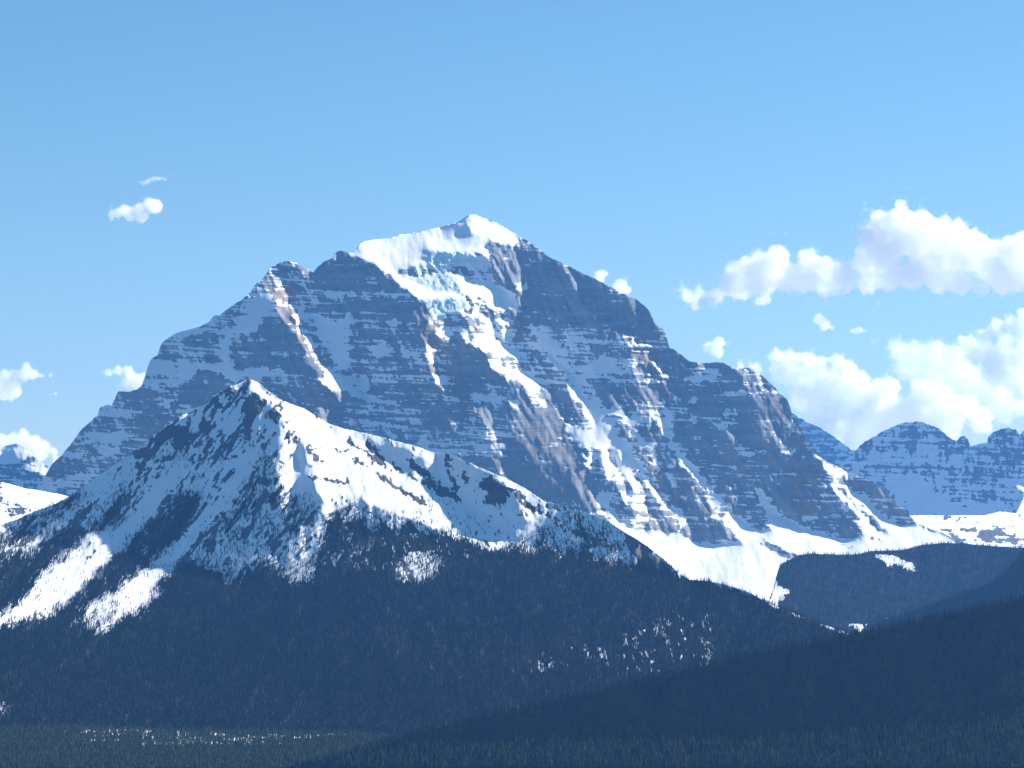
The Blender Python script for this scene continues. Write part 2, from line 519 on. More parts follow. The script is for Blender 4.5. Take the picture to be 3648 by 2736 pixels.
lit_snow = [  # sun-facing snow: ribs' right flanks, the bowl, ledges
    "I 310,235 360,240 430,300 450,350 370,345 320,290", "I 470,300 520,310 600,370 640,360 700,450 790,520 740,525 650,460 560,380",
    "I 500,390 640,430 740,530 820,580 770,580 640,530 520,490 560,440", "I 550,590 650,630 780,670 850,690 840,710 700,670 560,610",
    "I 555,650 600,670 640,740 720,760 830,810 840,850 800,860 740,850 690,790 610,720", "I 870,790 920,840 980,880 990,910 940,890 880,820",
    "I 750,870 840,930 780,910", "I 860,1080 900,1090 950,1140 1030,1180 1110,1200 1130,1160 1140,1200 1250,1230 1260,1340 1330,1400 1420,1460 1500,1540 1590,1620 1660,1659 1560,1659 1460,1590 1340,1520 1240,1480 1200,1460 1130,1480 1000,1420 920,1370 830,1300 930,1290 1000,1300 960,1230 900,1140",
    "I 1250,1235 1300,1240 1370,1310 1400,1390 1420,1450 1350,1400 1260,1330", "I 1090,1530 1160,1560 1230,1570 1290,1600 1350,1659 1260,1620 1130,1570",
    "I 820,1440 940,1470 950,1500 860,1480", "I 240,1410 330,1400 400,1440 440,1500 350,1480 250,1460", "I 490,1490 560,1540 620,1600 700,1650 640,1640 540,1570",
    "I 1230,1085 1270,1110 1300,1200 1270,1190", "G 1190,260 1290,320 1420,380 1560,470 1740,530 1640,500 1470,400 1300,330",
    "J 500,500 640,560 740,630 930,690 950,710 890,740 980,830 1080,870 1110,860 1200,950 1330,1000 1480,1010 1640,1030 1820,1030 1830,1000 1750,960 1660,920 1580,880 1440,830 1400,770 1250,700 1230,740 1100,700 1060,770 1000,780 930,700 800,660 700,610 600,560 500,540",
    "J 1245,1040 1340,1050 1480,1120 1590,1150 1700,1200 1830,1270 1880,1290 2040,1310 2090,1400 2000,1400 1930,1410 1960,1470 1880,1440 1830,1470 1740,1400 1620,1300 1500,1290 1430,1220 1300,1140 1260,1090",
    "J 1350,510 1480,510 1600,570 1770,640 1740,645 1620,590 1500,580 1400,560", "J 870,430 1000,430 1110,420 1200,490 1320,540 1230,540 1140,490 1000,490 880,480",
    "J 530,620 650,640 760,640 700,690 770,750 650,720 640,780 600,700", "J 380,840 440,850 580,910 480,900 400,870", "J 410,940 480,970 610,1030 530,1050 440,1000",
    "J 550,1150 640,1140 740,1210 640,1210", "J 530,1240 620,1250 740,1310 770,1400 680,1380 640,1330 520,1290", "J 500,1310 580,1340 680,1390 780,1430 830,1480 740,1460 640,1410 550,1350",
    "J 680,1510 770,1530 880,1560 900,1620 840,1600 760,1570", "J 510,1620 640,1620 720,1659 560,1659", "J 1830,1540 1900,1580 2040,1600 1960,1620 2010,1659 1930,1620",
    "J 1970,905 2030,950 2100,1040 2212,1160 2180,1150 2060,1020 1990,940", "J 1655,280 1740,330 1740,350 1670,320", "J 690,1020 760,1060 850,1160 800,1140 720,1060",
    "J 1000,570 1080,580 1080,600 1020,590", "J 1190,590 1270,610 1280,640 1220,620", "J 1420,625 1560,660 1560,680 1440,650", "J 310,690 400,740 420,770 350,730",
    "J 1600,50 1700,40 1800,70 1740,110 1690,150 1620,100", "J 1440,720 1560,740 1590,790 1480,770",
    "K 120,170 180,210 260,310 340,370 460,480 440,490 330,420 220,290 140,200", "K 340,420 460,490 520,570 440,540 370,530 460,500",
    "K 370,570 450,600 530,590 600,700 640,780 700,870 715,940 660,930 640,880 560,830 510,790 470,700", "K 640,990 700,985 740,1040 810,1130 820,1150 750,1120 690,1050",
    "K 1180,55 1260,85 1380,85 1500,110 1660,150 1560,145 1400,130 1260,120 1200,80", "K 1560,335 1650,360 1660,380 1600,380 1620,400 1700,470 1760,510 1770,540 1700,540 1640,450",
    "K 1290,365 1370,380 1340,420 1310,400", "K 1300,420 1360,455 1340,440", "K 1810,735 1870,760 1960,840 1940,840 1850,790", "K 2020,1020 2100,1040 2110,1100 2180,1170 2130,1140 2050,1070",
    "K 435,1300 480,1320 530,1370 500,1370", "K 965,545 1020,570 1040,640 1010,610", "K 1470,590 1520,600 1530,625 1490,615", "K 1860,830 1900,860 1880,880", "K 1490,700 1550,740 1540,770 1500,730",
    "K 1860,1070 1940,1120 1920,1130", "K 1970,910 2030,940 2090,980 2010,940", "K 1520,810 1570,840 1550,850", "K 1660,1000 1720,1080 1690,1110 1750,1240 1700,1290 1660,1180", "K 1530,990 1640,1050 1560,1060",
    "U 300,550 330,505 380,495 420,540 445,585 310,580", "U 530,400 580,400 600,470 680,540 710,600 670,640 660,740 620,760 570,680 560,560", "U 760,400 820,400 800,470 820,490 800,505 760,460",
    "U 740,700 800,720 840,790 730,790", "U 860,740 900,730 980,750 1040,800 1090,890 1100,940 1010,940 960,880 900,790 850,780",
    "U 1060,750 1130,800 1210,860 1280,950 1330,1050 1440,1130 1460,1180 1340,1170 1260,1080 1230,960 1120,870", "U 900,1060 960,1040 1140,1090 1140,1160 1090,1200 1000,1170 930,1130",
    "U 780,920 840,920 840,990 880,1090 840,1080 800,980", "U 1000,990 1120,1000 1130,1030 1010,1020", "U 430,660 460,660 490,760 420,760", "U 1300,30 1340,0 1370,40 1390,130 1360,200 1290,150",
    "U 1450,760 1500,790 1520,860 1480,850", "U 1690,860 1740,880 1800,920 1710,890", "U 1570,540 1650,590 1720,650 1830,800 1800,790 1690,680 1600,600", "U 1480,400 1510,440 1540,490 1500,480",
    "U 1960,1210 2040,1230 2020,1290", "U 2100,1340 2150,1290 2212,1390 2212,1440", "U 2120,1180 2212,1210 2212,1290 2160,1220", "U 330,950 430,980 430,995 340,965", "U 390,1060 440,1080 420,1090", "U 460,1100 540,1180 520,1180",
    "U 1000,1230 1110,1290 1090,1320 1020,1290", "U 690,990 760,980 770,1005 700,1005", "U 1740,1000 1850,1040 1840,1060 1760,1030", "U 1770,1060 1830,1130 1790,1110",
    "V 870,380 920,430 980,430 930,450 880,430", "V 860,470 960,450 960,490 900,480", "V 975,565 1030,600 1070,650 1040,680 1010,620", "V 930,590 990,640 970,670 940,640", "V 1070,640 1190,630 1190,680 1080,660",
    "V 870,530 960,515 970,545 890,550", "V 790,290 860,310 850,330", "V 1350,1065 1440,1060 1470,1085 1400,1095", "V 1340,1170 1415,1230 1390,1230", "V 1150,1470 1200,1450 1270,1440 1330,1500 1250,1490",
    "V 1300,1410 1380,1460 1400,1500 1340,1470", "V 1300,1560 1370,1550 1480,1570 1520,1600 1400,1620 1310,1600", "V 1210,1590 1290,1580 1290,1605", "V 1110,1300 1160,1295 1180,1325",
    "E 550,585 620,625 700,670 800,715 830,740 800,790 740,770 700,770 670,740 640,720 600,640", "E 680,820 720,840 800,940 880,1020 960,1070 1020,1150 1100,1240 1170,1250 1040,1200 960,1120 840,1000 700,880",
    "E 1440,1120 1600,1070 1590,1110", "E 1140,930 1160,945 1150,960", "E 1210,980 1250,1010 1240,1030", "E 480,1600 520,1580 530,1600",
    "D 330,610 380,640 420,700 390,690 350,650", "D 200,430 280,490 270,500 210,450", "D 640,1160 700,1180 690,1200", "D 860,1370 920,1390 880,1410",
]
glacier = "B 790,450 900,345 1160,298 1510,230 1640,185 1760,145 1940,215 2060,290 2100,360 2040,380 1950,370 1900,345 1830,360 1870,440 1890,490 1760,440 1500,435 1340,430 1320,490 1300,540 1190,560 1140,600 1200,660 1290,660 1330,690 1370,735 1480,755 1560,730 1640,760 1640,790 1400,815 1320,810 1240,765 1100,640 960,540"
bowl = "B 1590,560 1700,640 1720,690 1830,690 1960,710 2080,830 2060,890 1950,900 1870,850 1780,780 1660,690"
bowl2 = "B 1560,600 1620,620 1700,740 1800,830 1960,900 1900,900 1740,830 1640,760"
serac = "B 1330,440 1560,440 1740,470 1880,490 1890,570 1820,590 1700,570 1600,545 1480,590 1380,590 1300,610 1290,570 1320,520"
icefall = "B 1140,600 1300,640 1480,590 1560,600 1600,640 1640,740 1560,745 1440,750 1370,720 1330,690 1200,650"
iceclf = "B 1330,820 1450,800 1640,790 1680,870 1620,920 1520,930 1490,980 1440,950 1360,850"
summitsh = "B 1430,345 1510,235 1640,190 1700,260 1740,310 1560,330"
bowlsh = "B 1940,705 2010,740 2080,820 2050,880 1985,890 1965,800"
talus = ("X 2150,1806 2178,1806 2205,1856 2246,1888 2296,1906 2345,1938 2386,1942 2440,1917 2480,1941 2544,1941 2644,1941 2607,1878 2580,1819 2625,1842 "
         "2689,1892 2729,1901 2734,1828 2775,1831 2820,1860 2879,1887 2933,1896 2960,1915 3040,1925 3090,1900 3060,1870 3040,1850 3080,1850 3140,1905 3160,1900 3100,1830 3046,1790 3000,1740 2980,1720 3040,1745 3100,1790 3150,1840 3200,1870 3300,1880 3460,1945 3460,2240 2140,2240 2400,2030 2300,1945 2200,1885")
lit_rock = ["I 150,60 290,10 480,20 690,100 690,180 640,300 560,330 430,300 310,230 250,180 150,130", "I 250,200 320,250 450,350 640,440 860,620 870,780 1000,920 1080,1060 1110,1190 950,1140 830,1000 700,960 620,900 540,700 330,430",
            "I 250,1460 440,1500 560,1570 700,1659 480,1620 330,1560", "J 330,480 480,480 560,620 660,760 780,1000 880,1200 960,1450 1100,1659 900,1659 700,1490 600,1400 500,1200 440,960 340,700",
            "J 1590,400 1720,400 1760,560 1640,900 1590,860 1600,640", "K 1130,0 1700,0 1760,80 1660,150 1180,50", "K 1270,140 1660,150 1660,330 1500,420 1320,250",
            "U 330,840 440,900 480,1100 600,1280 520,1200 380,1060 320,930", "E 350,860 400,700 520,680 580,800 600,1000 560,1090 400,1060 340,980", "E 300,150 330,330 300,320 280,200",
            "U 1400,870 1480,850 1570,880 1590,1100 1500,1080", "D 760,900 860,1160 940,1400 960,1500 880,1300 800,1100", "V 1240,850 1280,850 1310,1080 1270,1060"]
shade_gul = ["U 560,0 700,0 760,180 860,300 960,480 1060,600 1170,760 1300,920 1390,1000 1500,1130 1590,1200 1610,1090 1620,1400 1610,1500 1630,1540 1420,1640 1300,1640 1100,1520 1130,1480 1260,1430 1340,1490 1440,1530 1560,1440 1550,1360 1500,1200 1430,1080 1300,960 1190,820 1090,700 980,600 900,700 800,650 700,480 620,330 560,200",
             "U 1190,330 1230,250 1225,400 1270,570 1250,570 1210,420", "U 1390,0 1450,0 1500,280 1570,420 1680,520 1690,600 1800,700 1880,820 1950,830 2010,930 2110,1000 2120,1090 2212,1180 2050,1150 2030,1100 1960,960 1860,830 1720,650 1600,540 1520,400 1420,200",
             "U 890,0 960,130 1070,230 1170,340 1180,380 1060,280 930,200", "U 460,960 640,940 640,1120 530,1150 450,1060", "U 690,1200 760,1310 900,1430 960,1400 850,1320 740,1250", "U 80,110 390,140 400,200 160,240",
             "K 190,210 350,180 430,200 500,280 600,390 840,370 880,240 960,250 1010,370 1070,410 1290,360 1300,430 1050,450 1030,520 820,490 680,540 780,700 830,830 880,950 1160,930 1170,1010 920,1030 1060,1080 1100,1250 1200,1400 1270,1470 940,1460 580,1450 540,1380 440,1290 420,1170 560,1200 780,1230 820,1150 740,1040 700,900 600,700 480,520 340,380",
             "K 1040,640 1130,800 1200,1000 1280,1150 1450,1340 1490,1420 1380,1320 1270,1290 1280,1200 1170,1020 1160,860", "K 1690,880 1760,1000 1810,1010 1800,1180 1850,1390 1960,1600 2020,1620 2040,1659 1900,1659 1840,1460 1770,1200 1730,1020",
             "D 130,530 200,600 190,720 230,880 330,960 400,1060 480,1140 540,1220 570,1290 650,1350 560,1400 520,1280 420,1120 320,1020 230,920 190,820 140,600",
             "D 830,1150 880,1180 940,1250 1000,1320 1060,1395 960,1400 900,1310 880,1230", "K 0,100 1120,40 1140,60 700,70 300,60 120,160",
             "C 430,1060 560,1080 650,1130 900,1130 1120,1130 1060,1150 800,1150 600,1220 510,1190", "C 540,1230 640,1210 760,1290 800,1340 980,1350 980,1240 1050,1330 1220,1330 1200,1400 900,1400 700,1420",
             "I 700,400 900,450 1040,500 1110,560 1130,510 1260,470 1350,540 1250,620 1240,750 1250,830 1290,890 1270,1050 1220,1200 1110,1180 1050,1000 980,880 870,760 860,600 790,520",
             "I 1590,860 1700,790 1790,820 1780,960 1740,1010 1580,1030 1560,930", "I 1430,1250 1500,1250 1530,1290 1530,1470 1600,1530 1740,1590 1960,1600 1960,1659 1660,1659 1500,1530 1420,1450 1430,1350",
             "I 740,100 960,110 1050,150 1300,165 1500,175 1800,190 2070,175 2070,205 1800,235 1500,215 1200,205 1000,175 760,125", "I 0,1150 190,1160 140,1300 0,1270", "I 220,1150 400,1160 420,1250 300,1280 220,1250",
             "I 1560,1280 1700,1300 1900,1330 1940,1370 1800,1340 1600,1310", "I 1720,540 1880,510 1960,590 2160,570 2050,600 1900,590", "I 100,150 240,230 250,380 150,500 30,620 0,700 0,250",
             "L 1090,250 1200,330 1180,500 1210,650 1240,800 1360,820 1310,930 1180,1010 1170,930 1050,850 980,820 920,740 1110,720 1100,640 1050,500 1080,380", "L 360,830 450,760 740,790 690,900 600,920 370,880",
             "L 110,720 230,680 230,860 80,850", "L 250,700 380,710 360,860 250,850", "L 1270,100 1700,60 1600,160 1480,320 1240,320", "L 460,320 800,250 900,260 760,320 560,400 520,480", "L 780,710 920,720 960,800 860,800 760,780",
             "L 320,960 580,960 570,1060 290,1030", "L 0,1020 280,960 270,1080 0,1040", "L 230,1190 450,1190 420,1310 240,1250", "L 1430,770 1680,790 1640,900 1560,930 1390,880", "L 1700,790 1860,790 1890,880 1720,900",
             "D 270,340 420,270 580,250 600,310 370,380", "D 560,460 700,440 860,440 700,470 450,490", "D 500,660 560,690 680,690 600,730", "D 720,920 960,900 970,915 820,940", "D 330,490 430,480 420,530 330,520",
             "J 30,510 150,590 280,580 200,600 60,570", "J 1020,1480 1200,1500 1400,1490 1560,1520 1400,1560 1150,1560 1200,1640 1060,1600", "J 1680,1180 1900,1160 1960,1220 1880,1280 1760,1240",
             "H 0,410 40,460 70,560 0,560", "F 780,190 960,210 900,260 760,300", "F 680,100 760,110 730,190 690,170", "F 870,90 990,100 970,190 800,180", "F 480,250 700,260 640,290 480,300", "F 330,480 480,470 760,400 700,470 500,520 330,540"]
shade_rock = ["J 660,720 880,750 1080,870 1110,870 1230,990 1250,1080 1480,1290 1620,1320 1740,1420 1800,1500 1960,1659 1640,1659 1640,1560 1550,1540 1300,1400 1030,1500 930,1400 850,1200 700,1000 650,830",
              "L 1530,240 1640,150 1720,100 1830,110 1960,230 2030,340 2160,560 2212,680 2212,900 2030,880 1860,880 1860,780 1420,760 1380,800 1290,800 1230,770 1270,680 1200,640 1180,520 1200,350 1480,340",
              "L 580,960 720,870 890,800 1060,880 1170,940 1110,1000 1100,1050 960,1170 780,1160 590,1090", "L 460,1100 870,1160 930,1190 750,1300 480,1240", "L 0,1420 60,1300 250,1250 450,1300 460,1250 540,1400 280,1600 0,1659",
              "L 260,510 560,510 540,580 260,580", "L 570,430 720,420 880,470 1010,480 720,490 560,500", "L 670,350 900,340 1080,360 1060,400 800,400", "L 820,560 930,600 930,700 810,700", "F 440,290 640,290 700,330 660,410 500,420 380,400", "A 430,1100 1240,1080 1250,1130 940,1150",
              "H 630,720 650,600 720,430 830,60 870,150 1040,270 1080,380 1180,480 1280,680 1340,830 1310,900 1400,1050 1460,1110 940,960 740,820", "H 350,600 500,560 640,560 630,720 560,700 400,640", "C 330,800 700,700 1060,740 1110,1110 880,1060 600,1070 400,950",
              "B 480,590 630,490 700,420 800,480 1160,660 1240,770 930,790 600,750 470,700", "B 600,790 1250,800 1330,850 1400,1000 1100,960 800,900", "C 240,420 420,430 560,480 520,510 260,470", "V 540,720 880,690 1180,680 1330,730 1420,1030 1340,1050 1050,1100 560,1130",
              "E 60,650 180,900 330,1040 560,1080 700,1080 600,780 420,600 200,640", "D 480,760 980,760 1000,1100 860,1140 700,1060 560,860", "D 130,0 290,120 330,200 260,330 230,420 190,300 100,170",
              "U 980,570 1080,600 1190,800 1140,800 1060,720 1000,640", "U 1140,560 1260,560 1330,640 1420,800 1400,870 1350,900 1270,840 1190,720", "U 1230,250 1390,240 1460,400 1500,420 1440,620 1340,650 1260,530 1210,360",
              "U 1400,860 1480,850 1570,880 1590,1170 1480,1100 1400,980", "U 1610,900 1800,930 1990,1080 2030,1180 1960,1200 1980,1320 1970,1440 1900,1600 1820,1600 1620,1500 1600,1350 1620,1100",
              "U 690,1160 900,1170 1100,1300 1300,1180 1470,1180 1550,1370 1540,1450 1420,1530 1330,1480 1250,1420 1120,1500 1060,1490 950,1400 850,1320 740,1250", "U 1660,500 1900,520 1960,700 1940,820 1830,750 1700,600",
              "U 1460,0 1700,0 2000,200 2100,500 2120,760 2080,980 2000,930 1960,700 1900,480 1650,480 1550,400 1470,200", "U 700,0 900,0 1000,200 1060,260 1170,370 1100,460 960,380 860,280 760,130",
              "U 620,330 700,370 790,560 920,590 930,640 880,680 800,590 700,480 640,390", "U 2030,1350 2212,1380 2212,1659 2070,1640 2050,1480", "E 850,750 1000,800 1160,930 1300,1060 1365,1140 1250,1110 1180,1090 1060,1010 960,890 870,870",
              "E 660,800 760,860 960,1120 1080,1230 1180,1260 940,1250 800,1100 680,1050", "E 110,1220 200,1290 440,1390 380,1415 210,1330"]
tgrads = [("X 0,900 900,1000 1000,1500 900,1800 0,1800", -0.75, 0.85), ("I 0,100 150,100 300,420 560,700 800,1000 900,1659 0,1659", -0.5, 0.75)]
tgrads += [("I 900,150 1500,230 2150,260 2212,1100 1560,1080 1520,1500 1300,1400 1000,900 850,500", -0.12, 0.72)]
tgrads += [(s, 0.65, 0.75) for s in lit_rock]
tgrads += [(s, -0.3, 0.68) for s in shade_rock]
tgrads += [(s, -0.4, 0.88) for s in shade_gul]
tgrads += [(s, *((5.5, 2.4) if s[:6] in ('I 860,',) else (4.2, 1.9) if s[0] in 'IG' else (4.0, 1.8) if s[0] in 'J' else (3.0, 1.5) if s[0] in 'DVU' else LIT)) for s in lit_snow]
tgrads += [(talus, *TALUS), (glacier, 0.3, 2.2), (bowl, 0.8, 1.4), (bowl2, 1.0, 1.3), (icefall, 0.2, 1.0), (serac, -0.05, 0.62), (iceclf, -0.2, 0.6), (summitsh, -0.95, 1.5), (bowlsh, -0.9, 1.0)]
for _s in ("U 1100,1520 1300,1640 1420,1640 1610,1520 1600,1560 1480,1659 1150,1600", "E 110,1220 200,1290 440,1390 380,1415 210,1330"):
    tgrads.append((_s, *((-0.6, 1.0) if _s[0] == 'U' else (0.15, 0.8))))
tsnow = [("X 0,900 900,1000 1000,1500 900,1800 0,1800", 0.47), ("C 100,500 900,600 1400,950 1500,1150 1100,1120 400,950", 0.16), ("D 0,0 1100,400 1400,900 1400,1700 0,1700", 0.2),
         ("K 700,500 1600,500 2000,1000 1900,1659 1200,1500", 0.32), ("I 800,200 2100,210 2212,420 2212,1100 1500,1100 900,500", 0.34), ("U 200,500 900,500 1500,1200 700,1200 300,700", 0.42)]
tsnow += [(s, 0.2) for s in lit_rock] + [(s, 0.21) for s in shade_rock] + [(s, 0.95) for s in shade_gul] + [(s, 0.85) for s in lit_snow]
tsnow += [(s, 1.6) for s in (talus, glacier, bowl, bowl2, icefall, serac, iceclf, summitsh, bowlsh)]
tsnow += [("E 110,1220 200,1290 440,1390 380,1415 210,1330", 0.1), ("E 230,1180 260,1190 285,1235 260,1225", 0.0), ("E 140,1420 190,1440 185,1455", 0.0), ("E 620,1270 860,1350 1000,1355 850,1330 700,1290", 0.1),
          ("E 940,1200 1040,1280 1000,1270", 0.1), ("E 1000,1220 1120,1270 1250,1340 1180,1320 1060,1270", 0.15), ("E 440,1100 600,1070 590,1110 560,1140 480,1120", 1.0), ("E 540,1160 760,1300 860,1330 640,1250", 0.3)]
tsnow += [("H 650,700 720,430 830,200 1040,300 1180,480 1280,680 1340,830 1310,900 1200,950 940,940 740,800", 0.04), ("V 540,740 880,700 1180,690 1330,740 1410,1020 1050,1090 560,1120", 0.05), ("U 0,250 180,260 380,700 420,900 300,1000 0,1050", 0.03)]
tclean = [("H 630,720 650,600 720,430 830,60 870,150 1040,270 1080,380 1180,480 1280,680 1340,830 1310,900 1400,1050 1460,1110 940,960 740,820", 0.45), ("V 540,720 880,690 1180,680 1330,730 1420,1030 1340,1050 1050,1100 560,1130", 0.5),
          ("J 660,720 880,750 1230,990 1480,1290 1740,1420 1960,1659 1640,1659 1300,1400 930,1300 700,1000", 0.6)]
layer('mountain', TEMPLE_TOP, 2240, (882, 1360, 15600), (-0.3, 0.78), tgrads, 0.40, tsnow, wts=(0.07, 0.15, 0.05, 0.0, 0.11, 0.10), ledge=0.08, relief=(0.18, 0.06, 0.16, 0.08, 0.40),
      warm=[(s, 0.9) for s in lit_rock] + [("H 640,700 720,430 1040,400 1300,700 1340,900 1000,900", 0.35), ("U 700,1160 1540,1180 1500,1500 900,1400", 0.3), ("U 1620,1100 1980,1200 1960,1500 1640,1450", 0.3)],  # sunlit brown of lit_rock put into the colour, plus brown stone
      ice=[(serac, 0.9), (icefall, 0.5), (iceclf, 0.8)], clean=tclean, mat=M_ROCK,
      label='huge snow streaked rock mountain with a glacier cap on its rounded summit')

# ---------------------------------------------------------------- the pyramid-shaped foothill with forest skirts
FOOT_TOP = ("X -60,1895 0,1871 63,1848 122,1821 181,1801 235,1776 289,1740 344,1699 407,1656 452,1627 500,1590 540,1558 576,1531 606,1507 627,1495 648,1480 668,1473 "
            "695,1459 717,1447 736,1438 752,1421 785,1398 825,1375 844,1371 866,1360 882,1352 899,1354 920,1363 948,1388 975,1408 999,1423 1029,1435 "
            "1056,1446 1084,1456 1139,1490 1179,1513 1224,1526 1301,1544 1378,1562 1487,1592 1545,1612 1606,1618 1649,1639 1690,1657 1753,1685 1794,1698 "
            "1834,1721 1862,1734 1916,1770 1938,1786 1979,1795 2038,1813 2124,1838 2160,1852 2205,1883 2259,1915 2314,1951 2359,1987 2404,2028 2422,2046 "
            "2456,2065 2523,2070 2587,2083 2659,2106 2738,2149 2829,2185 2919,2221 3001,2248 3120,2300 3300,2380")
snowfield = ("G 415,10 450,20 560,110 690,190 850,235 970,310 1060,390 1120,430 1190,480 1300,560 1400,620 1560,720 1700,790 1850,880 2000,970 2212,1090 H 400,1110 560,1200 760,1270 860,1320 800,1320 600,1270 400,1230 200,1150 "
             "G 2000,1230 1800,1130 1560,1060 1300,960 1150,950 1030,1060 960,1040 1000,960 940,870 900,790 850,780 740,880 640,890 600,850 640,740 580,730 680,580 700,480 780,520 820,480 740,400 640,260 570,180 550,170 500,130 430,110")
ridge_snow = ["G 1120,390 1330,430 1740,535 1880,585 1920,630 1900,690 1840,650 1760,590 1570,510 1440,500 1330,470 1200,440 1190,460 1330,500 1390,580 1370,610 1290,550 1180,470",
              "G 1390,600 1460,640 1570,640 1660,680 1740,690 1860,800 1960,880 2100,990 2080,980 1940,910 1800,810 1690,730 1560,690", "H 235,590 560,740 740,820 790,890 720,880 620,800 520,720 400,680 300,650",
              "H 600,1160 720,1190 830,1140 950,1170 1010,1230 1000,1270 860,1250 720,1230", "H 740,1010 800,990 880,1090 950,1160 880,1130 790,1060", "H 1140,1220 1250,1280 1410,1400 1300,1340", "H 1040,1080 1170,1170 1160,1190 1060,1110",
              "H 1730,1430 1840,1490 1990,1500 2010,1530 1820,1510", "H 1560,1180 1620,1230 1640,1250 1580,1220"]
cirque = ["H 210,620 240,600 420,700 560,750 700,880 760,990 830,1130 600,1160 440,1060 300,950 220,860 150,700", "G 1870,600 2010,590 2000,700 1900,800 1880,690", "G 1340,480 1440,510 1560,520 1760,600 1800,720 1640,690 1480,640 1390,600"]
cirque_rock = ["H 200,620 240,600 240,740 300,870 250,880 210,760", "H 330,720 380,780 370,850 310,800", "H 520,750 640,840 700,950 640,980 500,1010 480,960 560,900 480,850", "H 640,820 760,890 900,1000 1160,1160 1090,1130 900,1040 760,960",
               "H 0,680 80,760 200,870 240,910 140,870 0,760", "H 180,860 290,930 310,980 220,930", "G 1340,480 1440,560 1500,640 1450,650 1350,560", "G 1560,540 1700,660 1840,770 1780,760 1640,650", "G 1470,600 1580,680 1760,790 1700,790 1560,720",
               "G 1120,420 1240,500 1380,600 1560,720 1700,800 1620,760 1400,650 1200,500", "G 1740,780 1900,850 2080,980 1940,920", "G 1380,720 1560,830 1720,920 1850,1020 1700,960 1500,810"]
crest = "G 1120,430 1240,500 1390,605 1570,735 1700,812 1850,912 2100,1022 2212,1095 H 400,1135 560,1215 760,1285 860,1330 880,1315 770,1255 570,1180 415,1095 G 2225,1060 2110,990 1865,880 1715,780 1585,703 1405,575 1255,470 1135,405"
f_lit = ["F 930,820 1080,765 1180,760 1150,810 1020,940 850,1130 720,1220 560,1380 440,1460 360,1530 330,1490 160,1570 0,1650 0,1550 150,1460 250,1370 370,1290 290,1260 460,1130 700,900 740,870 760,890 800,880",
         "F 1600,740 1680,720 1640,800 1590,860 1480,1030 1370,1150 1280,1270 1220,1390 1100,1500 980,1580 850,1620 900,1540 660,1560 680,1480 860,1400 1060,1230 1180,1170 1310,1050 1460,900 1560,790",
         "F 1570,480 1640,440 1620,510 1560,570"]
f_shade = ["F 980,800 1100,650 1200,520 1300,400 1420,330 1480,400 1350,560 1250,700 1180,780 1100,770", "F 1600,740 1700,620 1850,420 1950,250 2050,200 2000,380 1870,580 1700,760 1640,820", "F 640,800 760,680 900,500 960,380 1050,350 1000,480 900,620 780,780 700,860",
           "F 700,600 760,520 860,420 900,400 860,520 760,620", "F 180,1040 460,800 600,680 640,700 480,840 240,1040"]
foot_rock = ["T 870,110 1000,40 1230,130 1080,330 1020,300 960,190 800,260 780,210", "L 970,1170 1040,1140 1100,1310 970,1300", "L 1310,1280 1400,1160 1480,1380 1360,1390", "L 1480,1110 1560,1100 1620,1250 1530,1390 1480,1300",
             "L 1360,1420 1480,1410 1480,1510 1400,1500", "L 1580,1450 1700,1330 1780,1370 1800,1480 1650,1440", "T 560,350 680,310 770,340 700,420 580,410", "T 1480,80 1560,70 1600,200 1480,180", "T 1380,250 1440,220 1400,330 1360,320", "L 880,1260 950,1290 900,1350",
             "T 930,410 1000,370 1040,400 960,450", "L 1690,1190 1860,1280 1900,1330 1760,1290", "L 1720,1310 1830,1380 1950,1470 2060,1560 1960,1520 1840,1420", "G 580,190 760,290 800,320 640,230", "G 760,470 830,450 800,500 750,520",
             "G 860,510 960,600 1000,670 930,640 880,560", "G 640,640 700,650 690,680 640,660", "G 850,785 960,770 1100,790 1230,830 1180,835 1000,800 900,790", "G 1200,600 1300,650 1370,720 1280,680", "G 1090,540 1170,560 1170,580 1110,570", "L 1180,1070 1250,1080 1220,1110",
             "G 860,930 950,950 990,970 900,960"]
foot_flank = ["G 230,130 350,130 340,260 150,250", "T 1180,150 1560,60 1850,40 1900,240 1700,420 1300,420 1150,320"]
spots_lit = ["L 540,1390 630,1370 600,1430 570,1560 545,1570", "L 1035,1170 1090,1130 1140,1190 1100,1220", "L 1200,1020 1270,1000 1340,970 1250,1080", "L 1430,930 1470,940 1460,1110 1435,1030", "T 1780,40 1810,30 1770,100 1740,220"]
knobsh = ["G 820,500 870,540 870,680 800,680 770,560", "G 830,790 920,800 940,880 1010,970 980,1010 860,960 780,960 740,980"]
fgrads = [("X -100,1850 300,1950 900,2080 1300,1900 1600,1900 2000,1950 2400,2060 3400,2300 3400,2800 -100,2800", -0.1, 3.0), ("X -100,2000 500,2180 900,2200 1400,2100 2000,2150 2700,2250 3400,2400 3400,2800 -100,2800", 0.0, 3.1)]
fgrads = [("X 1000,1420 1700,1650 2500,2060 2300,2060 1700,1950 1300,1780 1000,1820", 0.3, 1.4)] + fgrads
fgrads += [(snowfield, 0.7, 1.75)] + [(s, 0.8, 1.6) for s in ridge_snow] + [(s, -0.8, 1.0) for s in cirque] + [(crest, 1.5, 1.5)]
fgrads += [(s, 0.0, 2.0) for s in f_lit] + [(s, -0.95, 1.3) for s in f_shade] + [(s, 1.0, 1.3) for s in spots_lit] + [(s, -1.4, 1.2) for s in knobsh]
fsnow = [("X 0,1300 1000,1400 1150,1700 1000,1950 0,1950", 0.6), ("X 1000,1400 1700,1650 2500,2100 2000,2050 1200,1850", 0.75), ("H 1560,1180 1680,1250 1900,1410 2040,1540 1900,1500 1720,1430 1640,1360", 0.15), ("H 850,1020 1180,1170 1640,1360 1400,1330 1100,1180", 0.35)]
